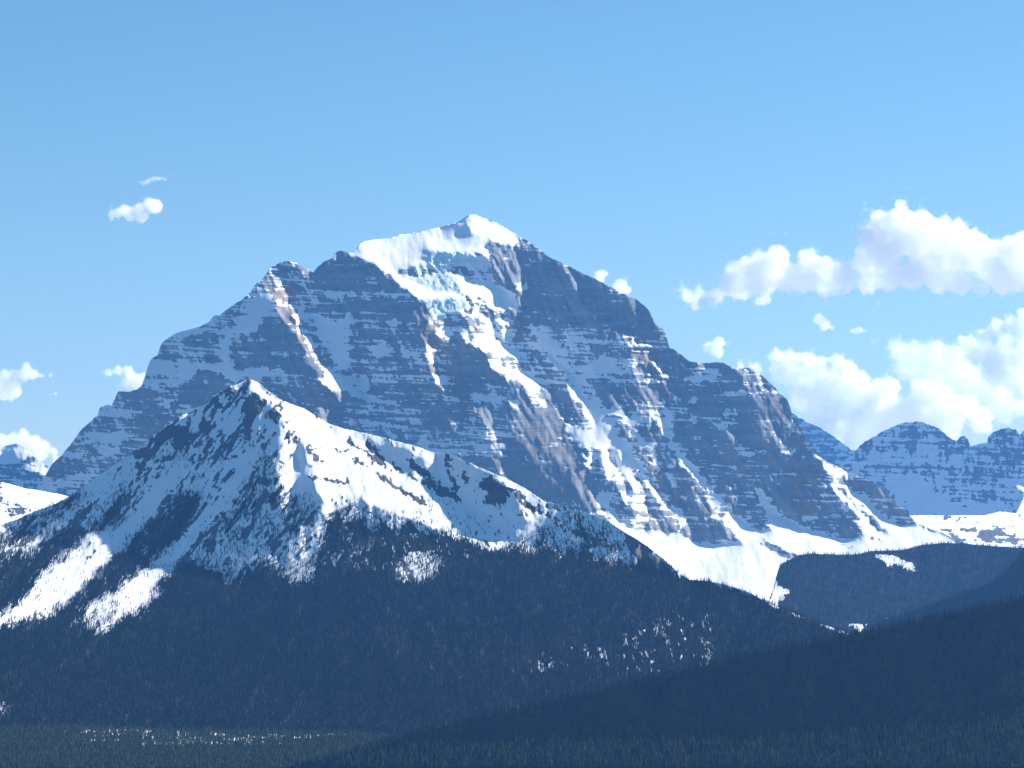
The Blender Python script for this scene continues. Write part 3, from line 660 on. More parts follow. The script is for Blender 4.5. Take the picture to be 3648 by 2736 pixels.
fsnow += [("T 780,100 1250,40 1900,20 2050,200 1900,450 1400,420 900,480 560,420", 0.45)]
fsnow += [(snowfield, 0.93)] + [(s, 0.88) for s in ridge_snow] + [(s, 0.9) for s in cirque] + [(s, 0.1) for s in cirque_rock] + [(s, 0.95) for s in f_lit] + [(s, 1.0) for s in f_shade] + [(s, 0.15) for s in foot_rock] + [(s, 1.2) for s in spots_lit] + [(s, 1.1) for s in knobsh]
fsnow += [("G 870,785 960,770 1100,790 1230,830 1180,835 1000,800 900,790", 0.1), ("G 1200,600 1300,650 1370,720 1280,680", 0.1), ("G 1390,720 1500,790 1700,900 1850,1020 1600,880", 0.15)]
fsnow += [("G 880,520 1000,660 930,640", 0.15)]
f_specks = ["O 1000,580 1350,400 1600,450 1750,650 1600,850 1330,900 1000,900 700,820 0,960 0,800 800,660", "N 1120,100 1200,20 1380,-20 1500,40 1420,150 1300,180 1150,170", "N 900,0 1000,-150 1300,-190 1450,-150 1700,-60 2050,0 2080,20 1600,10 1450,-60 1200,-40 1000,60",
            "M 450,1380 820,1330 1500,1370 2212,1380 N 840,1385 840,1420 N 300,1490 M 1500,1500 960,1490 500,1440", "M 0,1170 100,1170 90,1210 0,1215"]
dense = [("F 0,900 530,600 720,560 640,640 480,760 0,1100", 0.6), ("F 0,1050 300,960 560,800 760,640 900,480 1000,560 1020,640 920,820 850,870 700,880 450,1120 280,1250 0,1480", 0.94),
         ("F 1180,780 1300,650 1480,530 1560,570 1580,640 1480,860 1300,1040 1170,1160 1050,1230 860,1390 660,1480 600,1500 500,1450 720,1230 860,1130 1020,950", 0.94),
         ("F 960,380 1100,260 1300,240 1500,200 1900,100 1700,350 1500,520 1300,640 1200,760 1120,640 1000,520", 0.10),
         ("F 1640,860 1730,740 1850,600 1950,450 2100,250 2212,300 2212,900 2000,1300 1700,1300 1400,1300", 0.5),
         ("G 330,930 460,800 620,850 740,900 900,960 1040,1060 1240,970 1560,1080 1800,1140 2212,1300 2212,1659 300,1659 100,1300", 0.42),
         ("G 1080,1030 1240,980 1400,1080 1700,1180 2212,1330 2212,1500 1100,1500", 0.6),
         ("G 1040,1070 1240,1110 1500,1180 1760,1240 2212,1420 2212,1659 900,1659", 0.95),
         ("H 80,860 300,1030 640,1220 900,1330 700,1330 300,1250 0,1150 0,1000", 0.10), ("H 0,1180 200,1220 500,1320 900,1350 1000,1300 1250,1330 1400,1400 2000,1560 2212,1590 2212,1659 0,1659", 1.0),
         ("H 980,970 1380,1080 1560,1180 1640,1360 1740,1440 1500,1400 1300,1330 1150,1180", 0.45), ("H 880,1180 1000,1170 1400,1400 1250,1400 1000,1320", 0.5), ("H 700,1230 880,1270 1000,1270 980,1340 800,1330", 0.5),
         ("X -60,2160 0,2250 200,2200 400,2250 520,2060 620,1990 780,2030 860,2050 960,2000 1050,2080 1200,2040 1500,2060 1700,2000 2200,2040 2450,2066 3300,2380 3300,2800 -60,2800", 1.0),
         ("X -60,2700 0,2250 X 130,2190 330,2270 430,2180 520,2040 620,1985 700,2000 860,2060 1000,2080 1300,2100 2300,2100 2300,2800 -60,2800", 1.0),
         ("F 0,1480 280,1260 300,1280 150,1440 0,1560", 0.96), ("F 330,1500 450,1460 600,1490 680,1470 660,1560 640,1640 300,1660 250,1600 360,1530", 0.96), ("F 0,1100 300,1020 560,900 760,800 600,960 450,1120 280,1250 0,1480", 0.97), ("F 1180,960 1340,900 1330,1000 1170,1160 1050,1230 860,1390 660,1480 560,1400 720,1230 860,1130 1020,1000", 0.97), ("X 2330,1985 2420,2040 2460,2060 2523,2064 2660,2100 3000,2240 3320,2370 3320,2600 2200,2300 2100,2040", 1.0)]
clear = [(f_lit[0], 0.03), (f_lit[1], 0.03), (f_lit[2], 0.0), (f_shade[0], 0.0), (f_shade[1], 0.01), (f_shade[2], 0.04), (f_shade[4], 0.35),
         ("F 250,1500 330,1340 400,1440 390,1490", 0.5), ("F 640,1570 700,1480 900,1420 960,1500 850,1640 700,1640", 0.35),
         ("G 160,1420 200,1300 300,1180 380,1100 420,1120 330,1250 220,1430", 0.15), ("G 260,1560 330,1400 460,1290 560,1180 640,1200 560,1330 440,1430 300,1600", 0.12), ("G 700,1520 720,1380 760,1300 900,1220 1000,1220 880,1400 820,1520 760,1560", 0.3),
         ("G 1590,1550 1640,1480 1690,1420 1850,1400 1840,1500 1760,1570", 0.2), ("G 1580,1300 1850,1290 1900,1350 1620,1380", 0.6)]
FDEN = paint(0.0, dense + clear, 1.6, 4.0)
FDEN = np.clip(FDEN + 0.36 * N_FALLL * np.clip(4 * FDEN * (1.04 - FDEN), 0, 1), 0, 1)
for _k, _v in ((1, 0.55), (4, 0.5)):
    FDEN = np.minimum(FDEN, 1 - (1 - _v) * np.clip(blur(fill(FDEN.shape, pts(f_specks[_k]), RS).astype(float), 8.0) * (1.1 + 0.35 * N_ISO), 0, 1))
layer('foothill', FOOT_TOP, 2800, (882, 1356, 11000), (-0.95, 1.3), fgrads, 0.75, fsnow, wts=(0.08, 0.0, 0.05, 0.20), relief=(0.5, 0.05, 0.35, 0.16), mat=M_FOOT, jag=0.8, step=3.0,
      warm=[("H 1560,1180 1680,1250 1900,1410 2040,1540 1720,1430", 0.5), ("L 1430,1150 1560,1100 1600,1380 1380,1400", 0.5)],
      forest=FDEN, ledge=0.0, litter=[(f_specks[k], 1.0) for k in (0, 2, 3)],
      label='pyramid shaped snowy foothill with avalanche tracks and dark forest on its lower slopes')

# ---------------------------------------------------------------- valley, far peaks, near slopes
layer('valley_hill', "X 2735,2150 2756,2100 2764,2060 2772,2030 2784,2010 2800,2000 2842,1978 2892,1972 2942,1974 3010,1976 3060,1974 3100,1963 3213,1960 3281,1942 3349,1935 3417,1935 3484,1940 3552,1947 3648,1951 3720,1955", 2420,
      (3000, 2100, 13000), (-0.1, 2.4), [("X 3060,1960 3300,1930 3720,1940 3720,2150 3300,2080 3150,2010", -0.3, 2.2)], -0.5,
      [("X 2735,2150 2760,2072 2790,2092 2812,2100 2800,2125 2740,2180", 1.2), ("E 1010,1390 1140,1385 1250,1410 1340,1460 1390,1530 1250,1490 1100,1450", 1.2), ("P 850,510 960,520 950,580 870,575", 0.9), ("P 1130,470 1170,465 1110,520", 0.9)],
      wts=(0.15, 0.05, 0, 0), relief=(0.2, 0, 0.2, 0.15), mat=M_FOOT, litter0=1.0, step=4.0, jag=0.5, label='forested knolls on the valley floor below the big mountain')
layer('dark_hill', "X 3100,2230 3150,2208 3258,2171 3326,2149 3417,2113 3507,2091 3579,2037 3620,1996 3648,1951 3720,1880", 2420, (3600, 2100, 10600), (-0.8, 1.6), (), -0.5, wts=(0.1, 0, 0, 0),
      relief=(0.2, 0, 0.2, 0.2), mat=M_FOOT, litter0=1.0, step=5.0, jag=0.5, label='dark wooded hillside cut off by the right edge of the view')
layer('near_slope', "X 900,2760 1100,2712 1300,2662 1500,2605 1700,2552 1936,2501 2026,2483 2116,2465 2252,2422 2342,2402 2478,2379 2648,2336 2784,2302 2919,2280 3055,2253 3190,2226 3326,2198 3462,2167 3552,2144 3648,2126 3720,2110", 2820,
      (2400, 2680, 6500), (-0.6, 2.2), (), -0.5, wts=(0.1, 0, 0, 0), relief=(0.2, 0, 0.2, 0.2), mat=M_FOOT, litter0=1.0, step=5.0, jag=0.5, label='near dark forest ridge rising towards the right')
layer('valley_floor', "X -60,2590 0,2594 200,2592 400,2598 700,2606 900,2610 1280,2616 1500,2640 1800,2668 2050,2678 2300,2684 2600,2672 2900,2668 3100,2640 3300,2606 3500,2590 3720,2586", 2850,
      (1824, 2736, 7250), (0.0, 9.0), (), -0.5, [(f_specks[3], 0.45)] + [(s, 0.9) for s in ("P 2060,1550 2212,1540 2212,1620 2100,1610", "P 1330,1590 1600,1560 1600,1650 1330,1640", "P 1370,1380 1860,1390 1860,1440 1380,1430")], wts=(0.1, 0, 0, 0),
      relief=(0.2, 0, 0.2, 0.3), mat=M_FOOT, litter0=1.0, step=6.0, jag=0.5, label='flat valley floor under the lighter green trees at the bottom')
layer('snow_basin', "X 3120,1850 3200,1838 3254,1836 3350,1836 3507,1836 3561,1822 3620,1829 3634,1802 3648,1770 3720,1740", 2100, (3400, 1900, 17500), (0.2, 4.2), [("E 2000,1060 2150,900 2300,850 2300,1100", 0.9, 1.8)], 1.0,
      [("E 1470,1085 1560,1075 1800,1100 1720,1120", 0.3), ("E 1700,1170 1830,1160 1820,1230 1730,1210", 0.2), ("E 1860,1180 2060,1160 2080,1220 1960,1290 1840,1270 1870,1220", 0.25), ("E 1500,1170 1650,1190 1680,1240 1800,1290 1720,1290 1560,1220", 0.3),
       ("E 2090,1130 2130,1080 2120,1140 2160,1170 2110,1160", 0.3), ("E 1960,1300 2212,1320 2212,1240 2100,1210", 0.45)], wts=(0.16, 0.14, 0, 0), relief=(0.4, 0.3, 0.1, 0.35), mat=M_FOOT, step=3.5, jag=0.5,
      label='bright snow basin lying below the far right peaks')
far_snow = [("E 1110,340 1400,330 1480,400 1340,380 1180,400 1100,440", 0.75), ("E 1100,600 1180,520 1220,590 1400,600 1560,530 1520,410 1440,450 1400,520 1300,600 1200,650 1000,660 900,740 860,700 960,560", 0.8), ("E 1200,640 1400,640 1660,600 1780,500 1750,620 1500,660 1300,680", 0.75),
            ("E 1100,830 1240,760 1400,770 1440,810 1490,820 1470,880 1600,910 1720,910 1570,960 1640,1020 1800,1040 1900,1010 1950,1010 2020,1050 1900,1080 1340,1080 1280,1000 1200,900", 1.3), ("E 1770,700 1820,680 1810,860 1760,820", 0.7),
            ("E 1900,540 2100,520 2212,500 2212,540 2000,560", 0.6), ("E 1910,800 1950,780 1960,870 1930,890", 0.9), ("E 2100,760 2212,780 2212,880 2120,840 2000,830", 0.9)]
layer('mountain.001', "X 2960,1690 2992,1657 3037,1617 3077,1576 3123,1549 3168,1526 3204,1508 3240,1504 3276,1500 3299,1508 3340,1524 3371,1549 3398,1567 3414,1569 3418,1560 3426,1556 3437,1553 3448,1562 3457,1590 3466,1612 3480,1618 3500,1612 3510,1605 3517,1580 "
      "3520,1558 3539,1540 3566,1529 3593,1524 3620,1533 3631,1549 3638,1544 3648,1531 3720,1500", 2000, (3276, 1500, 22500), (-0.6, 0.75),
      [("E 1000,470 1130,400 1200,350 1400,335 1350,350 1150,420", 0.2, 0.8), ("E 1910,800 1950,780 1960,870 1930,890", 1.2, 1.3), ("E 2100,760 2212,780 2212,880 2120,840", 0.9, 1.2), ("E 1900,700 2000,560 2212,600 2140,800 1990,900", -0.4, 0.7)], 0.52, far_snow,
      wts=(0.13, 0.08, 0.14, 0, 0.06), relief=(0.35, 0.2, 0.35, 0.1), mat=M_FAR, step=2.8, jag=2.0, label='rounded far peak with a shaded snow bowl, at the right edge')
layer('mountain.002', "X 2780,1440 2822,1472 2842,1481 2874,1504 2919,1522 2955,1544 2992,1572 3023,1594 3044,1605 3100,1650 3200,1700 3380,1640 3440,1600 3455,1592 3480,1584 3500,1579 3514,1577 3535,1592 3600,1640", 1900, (2950, 1560, 27500), (-0.6, 0.8),
      [("E 390,270 480,340 600,390 500,370 430,310", 0.4, 0.9)], 0.4, [("E 390,280 480,330 560,370 540,390 440,330", 0.7)], wts=(0.14, 0.12, 0.05, 0), relief=(0.4, 0.3, 0.35, 0.1), mat=M_FAR, step=3.2, jag=0.8,
      label='pale blue pointed peak half hidden behind the big mountain')
layer('mountain.003', "X -60,1630 0,1602 23,1586 50,1581 63,1578 86,1588 104,1597 113,1618 136,1640 158,1654 176,1663 230,1700 300,1750", 1900, (63, 1600, 22500), (-0.6, 0.85),
      [("F 0,230 140,170 240,220 250,270 100,320 0,350", 0.5, 1.9), ("F 0,360 200,270 240,290 200,380 0,440", -0.8, 0.7), ("F 200,350 300,320 390,370 360,420 250,400", 1.0, 1.3), ("F 20,250 100,210 110,240 60,340 0,340", -1.1, 1.0)], 0.5,
      [("F 0,230 140,170 240,220 250,270 100,320 0,350", 1.3), ("F 0,370 200,280 240,290 200,380 0,430", 0.25), ("F 200,350 300,320 390,370 360,420 250,400", 0.9), ("F 0,430 300,420 300,540 0,480", 0.4)], wts=(0.12, 0.1, 0.05, 0),
      relief=(0.4, 0.3, 0.3, 0.15), mat=M_FAR, step=3.2, jag=0.6, label='small bright snowy peak at the left edge under a cloud')
layer('side_hill', "X -60,1708 0,1717 27,1722 90,1740 149,1749 203,1758 240,1767 300,1790", 2000, (90, 1745, 14500), (0.3, 1.8), (), 0.95,
      [("F 0,560 80,640 160,760 60,740 0,650", 0.4), ("F 0,500 60,500 30,530", 0.3), ("F 80,620 200,680 280,710 160,740", 0.45), ("F 200,525 530,575 400,580 240,545", 0.5)], wts=(0.14, 0, 0.12, 0), relief=(0.4, 0.1, 0.3, 0.15), mat=M_FOOT, step=3.5, jag=0.6,
      label='sunlit snow slope with dark rock streaks at the left edge')

g = bpy.data.meshes.new('ground')
s = 60000.0
g.from_pydata([(-s, -3000, GROUND_Z), (s, -3000, GROUND_Z), (s, 33000, GROUND_Z), (-s, 33000, GROUND_Z)], [], [(0, 1, 2, 3)])
g.materials.append(M_SOIL)
go = bpy.data.objects.new('ground', g)
COL.objects.link(go)
tag(go, 'flat dark ground of the wooded valley far below the view', kind='structure')

# ---------------------------------------------------------------- conifers


def crown_mesh(name, seed, mat, width, tiers, n=9):
    """one spire: drooping ragged tiers of branch tips round a narrow core; unit height, origin at the foot."""
    r = random.Random(seed)
    bm, fc = [], []
    z0 = 0.06
    for q in range(tiers):
        f = q / tiers
        zb = z0 + (1 - z0) * f * 0.97
        zt = min(1.0, zb + (1 - z0) / tiers * (2.1 - 0.5 * f))
        rad = width * (1 - f) ** 0.85 * (0.8 + 0.4 * r.random())
        off = r.random() * 6.28
        apex = len(bm)
        bm.append((r.uniform(-.01, .01), r.uniform(-.01, .01), zt))
        base = len(bm)
        for a in range(n):
            an = off + 6.2832 * a / n
            rr = rad * (r.uniform(0.7, 1.15) if a % 2 == 0 else r.uniform(0.3, 0.6))
            bm.append((rr * math.cos(an), rr * math.sin(an), zb + (0.0 if a % 2 else -0.025) + r.uniform(-.012, .012)))
        for a in range(n):
            fc.append((apex, base + a, base + (a + 1) % n))
    me = bpy.data.meshes.new(name)
    me.from_pydata(bm, [], fc)
    me.materials.append(mat)
    me.update()
    return me


def trunk_mesh(name, mat):
    v, f = [], []
    rings = [(0.0, 0.016), (0.3, 0.012), (0.7, 0.006), (0.96, 0.0015)]
    for z, rr in rings:
        for a in range(6):
            v.append((rr * math.cos(a * 1.0472), rr * math.sin(a * 1.0472), z))
    for i in range(len(rings) - 1):
        for a in range(6):
            f.append((i * 6 + a, i * 6 + (a + 1) % 6, i * 6 + 6 + (a + 1) % 6, i * 6 + 6 + a))
    # a few dead limbs low on the stem
    for k in range(5):
        an, z = k * 2.4, 0.05 + 0.05 * k
        b = len(v)
        c, s_ = math.cos(an), math.sin(an)
        v += [(0.012 * c, 0.012 * s_, z), (0.012 * c, 0.012 * s_, z + 0.008), (0.07 * c, 0.07 * s_, z - 0.015)]
        f.append((b, b + 1, b + 2))
    me = bpy.data.meshes.new(name)
    me.from_pydata(v, [], f)
    me.materials.append(mat)
    me.update()
    return me


CROWNS = [crown_mesh('crown', 11 + i, M_NEEDLE, w_, t_) for i, (w_, t_) in enumerate([(0.115, 9), (0.135, 8), (0.10, 10), (0.15, 8)])]
CROWNS_L = [crown_mesh('crown', 31 + i, M_NEEDLE_L, w_, t_) for i, (w_, t_) in enumerate([(0.13, 9), (0.16, 8)])]
TRUNK = trunk_mesh('trunk', M_BARK)

FTREE = FDEN.copy()
for _s, _v in ((f_specks[0], 0.84), (f_specks[2], 0.84), (f_specks[3], 0.7)):
    _m = blur(fill(FTREE.shape, pts(_s), RS).astype(float), 12.0)
    FTREE = np.minimum(FTREE, 1 - (1 - _v) * np.clip(_m * 1.3 + 0.25 * N_ISO * _m, 0, 1))
T1 = plant('foothill', 0.0, FTREE, 6.0, 17.0, light0=0.05)
T2 = plant('valley_hill', 1.0, [("X 2735,2150 2760,2072 2790,2092 2812,2100 2800,2125 2740,2180", 0.0), ("E 1010,1390 1140,1385 1250,1410 1340,1460 1390,1530 1250,1490 1100,1450", 0.03), ("P 850,510 960,520 950,580 870,575", 0.15), ("P 1130,470 1170,465 1110,520", 0.1)], 7.5, 17.0)
T3 = plant('dark_hill', 1.0, (), 8.0, 19.0)
T4 = plant('near_slope', 1.0, [("X 1200,2560 3720,2400 3720,2800 1200,2800", 0.97)], 5.8, 16.5, [("X 1150,2695 1500,2665 1800,2655 2120,2645 2800,2640 3250,2590 3720,2560 3720,2850 1150,2850", 0.7)])
T5 = plant('valley_floor', 1.0, [(f_specks[3], 0.72), ("P 2060,1550 2212,1540 2212,1620 2100,1610", 0.4), ("P 1330,1590 1600,1560 1600,1650 1330,1640", 0.8), ("P 1370,1380 1860,1390 1860,1440 1380,1430", 0.8)], 6.5, 16.0, light0=0.85)
T6 = plant('snow_basin', 0.0, [("E 1500,1180 2212,1200 2212,1330 1700,1290", 0.25)], 16.0, 15.0)
T7 = plant('side_hill', 0.0, [("F 0,650 300,650 530,590 520,640 0,830", 0.3)], 12.0, 18.0)
ALL = np.concatenate([T1, T2, T3, T4, T5, T6, T7])
# the 300 nearest trees whose tips are in the picture stand as things of their own
tipz = ALL[:, 2] + ALL[:, 3]
vy = np.cos(PITCH) * ALL[:, 1] + np.sin(PITCH) * tipz
vz = -np.sin(PITCH) * ALL[:, 1] + np.cos(PITCH) * tipz
row = H / 2 - vz / vy * FPX
colx = W / 2 + ALL[:, 0] / vy * FPX
ok = (row < H - 16) & (colx > 8) & (colx < W - 8)
size = np.where(ok, ALL[:, 3] / ALL[:, 1] - (row < H - 60) * 0.0006, -1)
near = np.argsort(-size)[:300]
far = np.setdiff1d(np.arange(len(ALL)), near)
print('trees in all', len(ALL))
for q, i in enumerate(near):
    x, y, z, hh, lt, _, _ = ALL[i]
    r = bpy.data.objects.new('conifer_tree', None)
    r.empty_display_size = 1.0
    COL.objects.link(r)
    r.location = (x, y, z - 0.3)
    r.scale = (hh, hh, hh)
    r.rotation_euler = (0, 0, q * 2.39)
    part = int(colx[i] / W * 6)
    tone = 'light green' if lt else 'dark'
    where = ['in the lower left corner', 'left of the middle', 'just left of the centre', 'just right of the centre', 'right of the middle', 'in the lower right corner'][min(5, part)]
    tag(r, 'slender %s conifer along the bottom edge, %s' % (tone, where), 'conifer', '%s nearest conifers %s' % (tone, where))
    for nm, me in (('crown', (CROWNS_L[q % 2] if lt else CROWNS[q % 4])), ('trunk', TRUNK)):
        c = bpy.data.objects.new(nm, me)
        COL.objects.link(c)
        c.parent = r

fm = bpy.data.meshes.new('forest')
fm.vertices.add(len(far))
fm.vertices.foreach_set('co', (ALL[far, :3] - np.array([0, 0, 0.3])).astype(np.float32).ravel())
for nm, typ, dat in (('tree_height', 'FLOAT', ALL[far, 3]), ('kind_of_tree', 'INT', np.where(ALL[far, 4] > 0.5, 4 + rng.integers(0, 2, len(far)), rng.integers(0, 4, len(far)))), ('turn', 'FLOAT', rng.random(len(far)) * 6.283)):
    at = fm.attributes.new(nm, typ, 'POINT')
    at.data.foreach_set('value', np.asarray(dat).astype(np.int32 if typ == 'INT' else np.float32))
fo = bpy.data.objects.new('forest', fm)
COL.objects.link(fo)
tag(fo, 'dense dark conifer forest covering the lower slopes and the valley', 'forest', kind='stuff')
ng = bpy.data.node_groups.new('forest_trees', 'GeometryNodeTree')
ng.interface.new_socket('Geometry', in_out='INPUT', socket_type='NodeSocketGeometry')
ng.interface.new_socket('Geometry', in_out='OUTPUT', socket_type='NodeSocketGeometry')
gi, gq = ng.nodes.new('NodeGroupInput'), ng.nodes.new('NodeGroupOutput')
join = ng.nodes.new('GeometryNodeJoinGeometry')


def named(nm, typ):
    a = ng.nodes.new('GeometryNodeInputNamedAttribute')
    a.data_type = typ
    a.inputs['Name'].default_value = nm
    return a.outputs['Attribute']


hgt, kd, trn = named('tree_height', 'FLOAT'), named('kind_of_tree', 'INT'), named('turn', 'FLOAT')
rot = ng.nodes.new('ShaderNodeCombineXYZ')
ng.links.new(trn, rot.inputs['Z'])
src = {}
for o in bpy.data.objects:
    if o.type == 'MESH' and o.name.startswith('crown'):
        src.setdefault(o.data.name, o)
for k, me in enumerate(CROWNS + CROWNS_L):
    oi = ng.nodes.new('GeometryNodeObjectInfo')
    oi.inputs['As Instance'].default_value = True
    if me.name not in src:
        continue
    oi.inputs['Object'].default_value = src[me.name]
    cmp_ = ng.nodes.new('FunctionNodeCompare')
    cmp_.data_type, cmp_.operation = 'INT', 'EQUAL'
    ng.links.new(kd, cmp_.inputs[2])
    cmp_.inputs[3].default_value = k
    ip = ng.nodes.new('GeometryNodeInstanceOnPoints')
    ng.links.new(gi.outputs[0], ip.inputs['Points'])
    ng.links.new(cmp_.outputs[0], ip.inputs['Selection'])
    ng.links.new(oi.outputs['Geometry'], ip.inputs['Instance'])
    ng.links.new(rot.outputs[0], ip.inputs['Rotation'])
    ng.links.new(hgt, ip.inputs['Scale'])
    ng.links.new(ip.outputs[0], join.inputs[0])
ng.links.new(join.outputs[0], gq.inputs[0])
md = fo.modifiers.new('trees', 'NODES')
md.node_group = ng

# ---------------------------------------------------------------- clouds, far beyond the mountains


def cloud_material(name, dens, erode=1.0):
    """cloud droplets: thick inside, torn by turbulence towards the rim ('density' falls to nought at the hull)."""
    t = NT(name)
    v = t.n('ShaderNodeVolumePrincipled')
    v.inputs['Color'].default_value = (1, 1, 1, 1)
    v.inputs['Density Attribute'].default_value = ''
    v.inputs['Anisotropy'].default_value = 0.2
    d = t.attr('density')
    pos = t.n('ShaderNodeTexCoord').outputs['Object']
    n1 = t.tex(pos, 1 / 130.0, 6.0, 0.64)
    e = t.math('ADD', d, t.math('MULTIPLY', t.math('SUBTRACT', n1, 0.62), 2.1 * erode))
    t.put(v.inputs['Density'], t.math('MULTIPLY', t.step(e, 0.0, 0.5), dens))
    t.m.cycles.volume_step_rate = 1.0
    t.put(t.out.inputs['Volume'], v.outputs[0])
    return t.m


def rim_material():
    t = NT('cloud_rim')
    s1, s2 = t.n('ShaderNodeBsdfTransparent'), t.n('ShaderNodeBsdfDiffuse')
    s2.inputs['Color'].default_value = (0.9, 0.9, 0.9, 1)
    mx = t.n('ShaderNodeMixShader')
    mx.inputs[0].default_value = 0.004
    t.put(mx.inputs[1], s1.outputs[0])
    t.put(mx.inputs[2], s2.outputs[0])
    t.put(t.out.inputs['Surface'], mx.outputs[0])
    return t.m


M_CLOUD = cloud_material('cloud_mist', 0.0085)
M_WISP = cloud_material('thin_mist', 0.0024, 1.15)
M_SHRED = cloud_material('shred_mist', 0.006, 0.9)
M_RIM = rim_material()


def fog_nodes(mat, band, vox):
    g = bpy.data.node_groups.new('cloud_body', 'GeometryNodeTree')
    g.interface.new_socket('Geometry', in_out='INPUT', socket_type='NodeSocketGeometry')
    g.interface.new_socket('Geometry', in_out='OUTPUT', socket_type='NodeSocketGeometry')
    a, b = g.nodes.new('NodeGroupInput'), g.nodes.new('NodeGroupOutput')
    mv = g.nodes.new('GeometryNodeMeshToVolume')
    mv.resolution_mode = 'VOXEL_SIZE'
    mv.inputs['Density'].default_value = 1.0
    mv.inputs['Voxel Size'].default_value = vox
    mv.inputs['Interior Band Width'].default_value = band
    sm = g.nodes.new('GeometryNodeSetMaterial')
    sm.inputs['Material'].default_value = mat
    jn = g.nodes.new('GeometryNodeJoinGeometry')
    g.links.new(a.outputs[0], mv.inputs['Mesh'])
    g.links.new(mv.outputs[0], sm.inputs['Geometry'])
    g.links.new(sm.outputs[0], jn.inputs[0])
    g.links.new(a.outputs[0], jn.inputs[0])
    g.links.new(jn.outputs[0], b.inputs[0])
    return g


BIG = [bpy.data.textures.new('billow_%d' % i, 'CLOUDS') for i in range(3)]
for tx, sz, dp in zip(BIG, (380.0, 150.0, 60.0), (2, 2, 2)):
    tx.noise_scale, tx.noise_depth = sz, dp
    tx.noise_basis = 'VORONOI_F1' if sz < 200 else 'ORIGINAL_PERLIN'
    tx.contrast = 1.0 if sz < 200 else 2.5
CY = 42000.0


def ico(sub):
    import bmesh
    b = bmesh.new()
    bmesh.ops.create_icosphere(b, subdivisions=sub, radius=1.0)
    v = np.array([x.co[:] for x in b.verts])
    f = np.array([[x.index for x in q.verts] for q in b.faces])
    b.free()
    return v, f


IV, IF = ico(3)


def cloud(puffs, label, dist=CY, mat=None, amp=1.0, vox=None):
    """puffs 'Q x,y,r ...': centres and radii in photo units at distance dist."""
    z, P = ZONE['X'], []
    for tk in puffs.split():
        if tk in ZONE:
            z = ZONE[tk]
        else:
            a, b, c = map(float, tk.split(','))
            P.append((z[0] + a / z[2], z[1] + b / z[2], c / z[2]))
    vs, fs, n = [], [], 0
    u = dist * K
    cx, cz = ray(np.mean([p[0] for p in P]), np.mean([p[1] for p in P]))
    org = np.array([cx * dist, dist, cz * dist])
    for px_, py_, rr in P:
        a, b = ray(px_, py_)
        d = dist + rng.uniform(-0.5, 0.5) * rr * u
        c = np.array([a * d, d, b * d]) - org
        k = 0.85 + 0.3 * rng.random(3)
        vs.append(IV * (rr * u * 1.18) * np.array([1, 1.1, 1]) * k + c)
        fs.append(IF + n)
        n += len(IV)
    me = bpy.data.meshes.new('cloud')
    V_, F_ = np.concatenate(vs), np.concatenate(fs)
    me.from_pydata(V_.tolist(), [], F_.tolist())
    me.materials.append(M_RIM)
    o = bpy.data.objects.new('cloud', me)
    o.location = org
    COL.objects.link(o)
    rm = o.modifiers.new('remesh', 'REMESH')
    rm.mode = 'VOXEL'
    rm.voxel_size = vox or max(12.0, min(26.0, np.ptp(V_, 0).max() / 200))
    rm.use_smooth_shade = True
    mr = np.median([p[2] for p in P]) * u
    for tx, f in zip(BIG[:2], (0.6, -0.35)):
        dm = o.modifiers.new('billow', 'DISPLACE')
        dm.texture = tx
        dm.texture_coords = 'GLOBAL'
        dm.strength = f * amp * min(mr, 420.0) * 1.1
        dm.mid_level = 0.5 if f > 0 else 0.75
    fg = o.modifiers.new('body', 'NODES')
    fg.node_group = fog_nodes(mat or M_CLOUD, max(60.0, min(260.0, mr * 0.75)), max(12.0, np.ptp(V_, 0).max() / 260))
    return tag(o, label, 'cloud', 'white clouds in the blue sky')


cloud("Q 230,640,50 270,680,50 190,620,28 285,720,32 310,630,32 350,660,42 400,690,40 760,440,75 680,470,80 600,480,70 540,530,70 480,590,60 960,470,75 1050,500,70 620,580,75 740,570,80 860,570,85 960,590,70 1060,600,70 560,660,60 680,680,50 420,650,55 "
      "1150,500,60 1180,580,70 1300,300,75 1380,240,75 1490,220,90 1590,230,80 1650,290,90 1540,330,110 1400,380,110 1280,460,90 1740,290,80 1830,310,80 1940,330,70 1990,370,70 1680,430,120 1840,420,110 1980,470,100 "
      "1300,580,80 1420,560,90 1560,540,90 1700,560,80 1840,580,80 1960,620,60 2070,520,90 2140,410,90 2212,380,90 2240,500,120 2120,590,80", 'long towering cumulus, the largest cloud, high in the sky at the right')
cloud("Q 760,1010,50 830,1000,55 900,1020,50 960,1060,60 1040,1060,50 1130,1060,60 1180,1090,50 820,1110,80 940,1150,80 1060,1160,90 1000,1250,90 900,1240,70 1100,1290,80 1200,1250,90 1300,1230,80 1420,1270,80 1540,1310,80 1660,1350,80 1760,1390,70 1830,1400,50 1130,1200,90 1250,1180,80 1400,1210,80 1330,1310,100 1480,1360,100 1600,1410,100 1740,1440,90 960,1300,70 1050,1420,80 1150,1480,80 1300,1480,90 1620,1240,90 1740,1270,95 1860,1320,90 1960,1390,80 "
      "1000,1350,60 1100,1400,70 1240,1380,90 1400,1400,100 1560,1420,90 1700,1460,70 1200,1500,70 1250,1560,50 640,1080,40 560,1070,35 840,1230,40", 'broad cumulus bank sitting right behind the rounded far peak', dist=46000.0)
cloud("Q 1900,930,55 1960,1000,80 2040,1100,90 2150,1150,90 2212,1180,90 1980,900,60 2060,850,60 2150,830,60 2230,820,80 2000,980,60 2120,950,80 2212,960,90 2100,1060,60 2212,1060,70", 'pale cumulus cut off by the right edge, below the longest cloud', dist=50000.0)
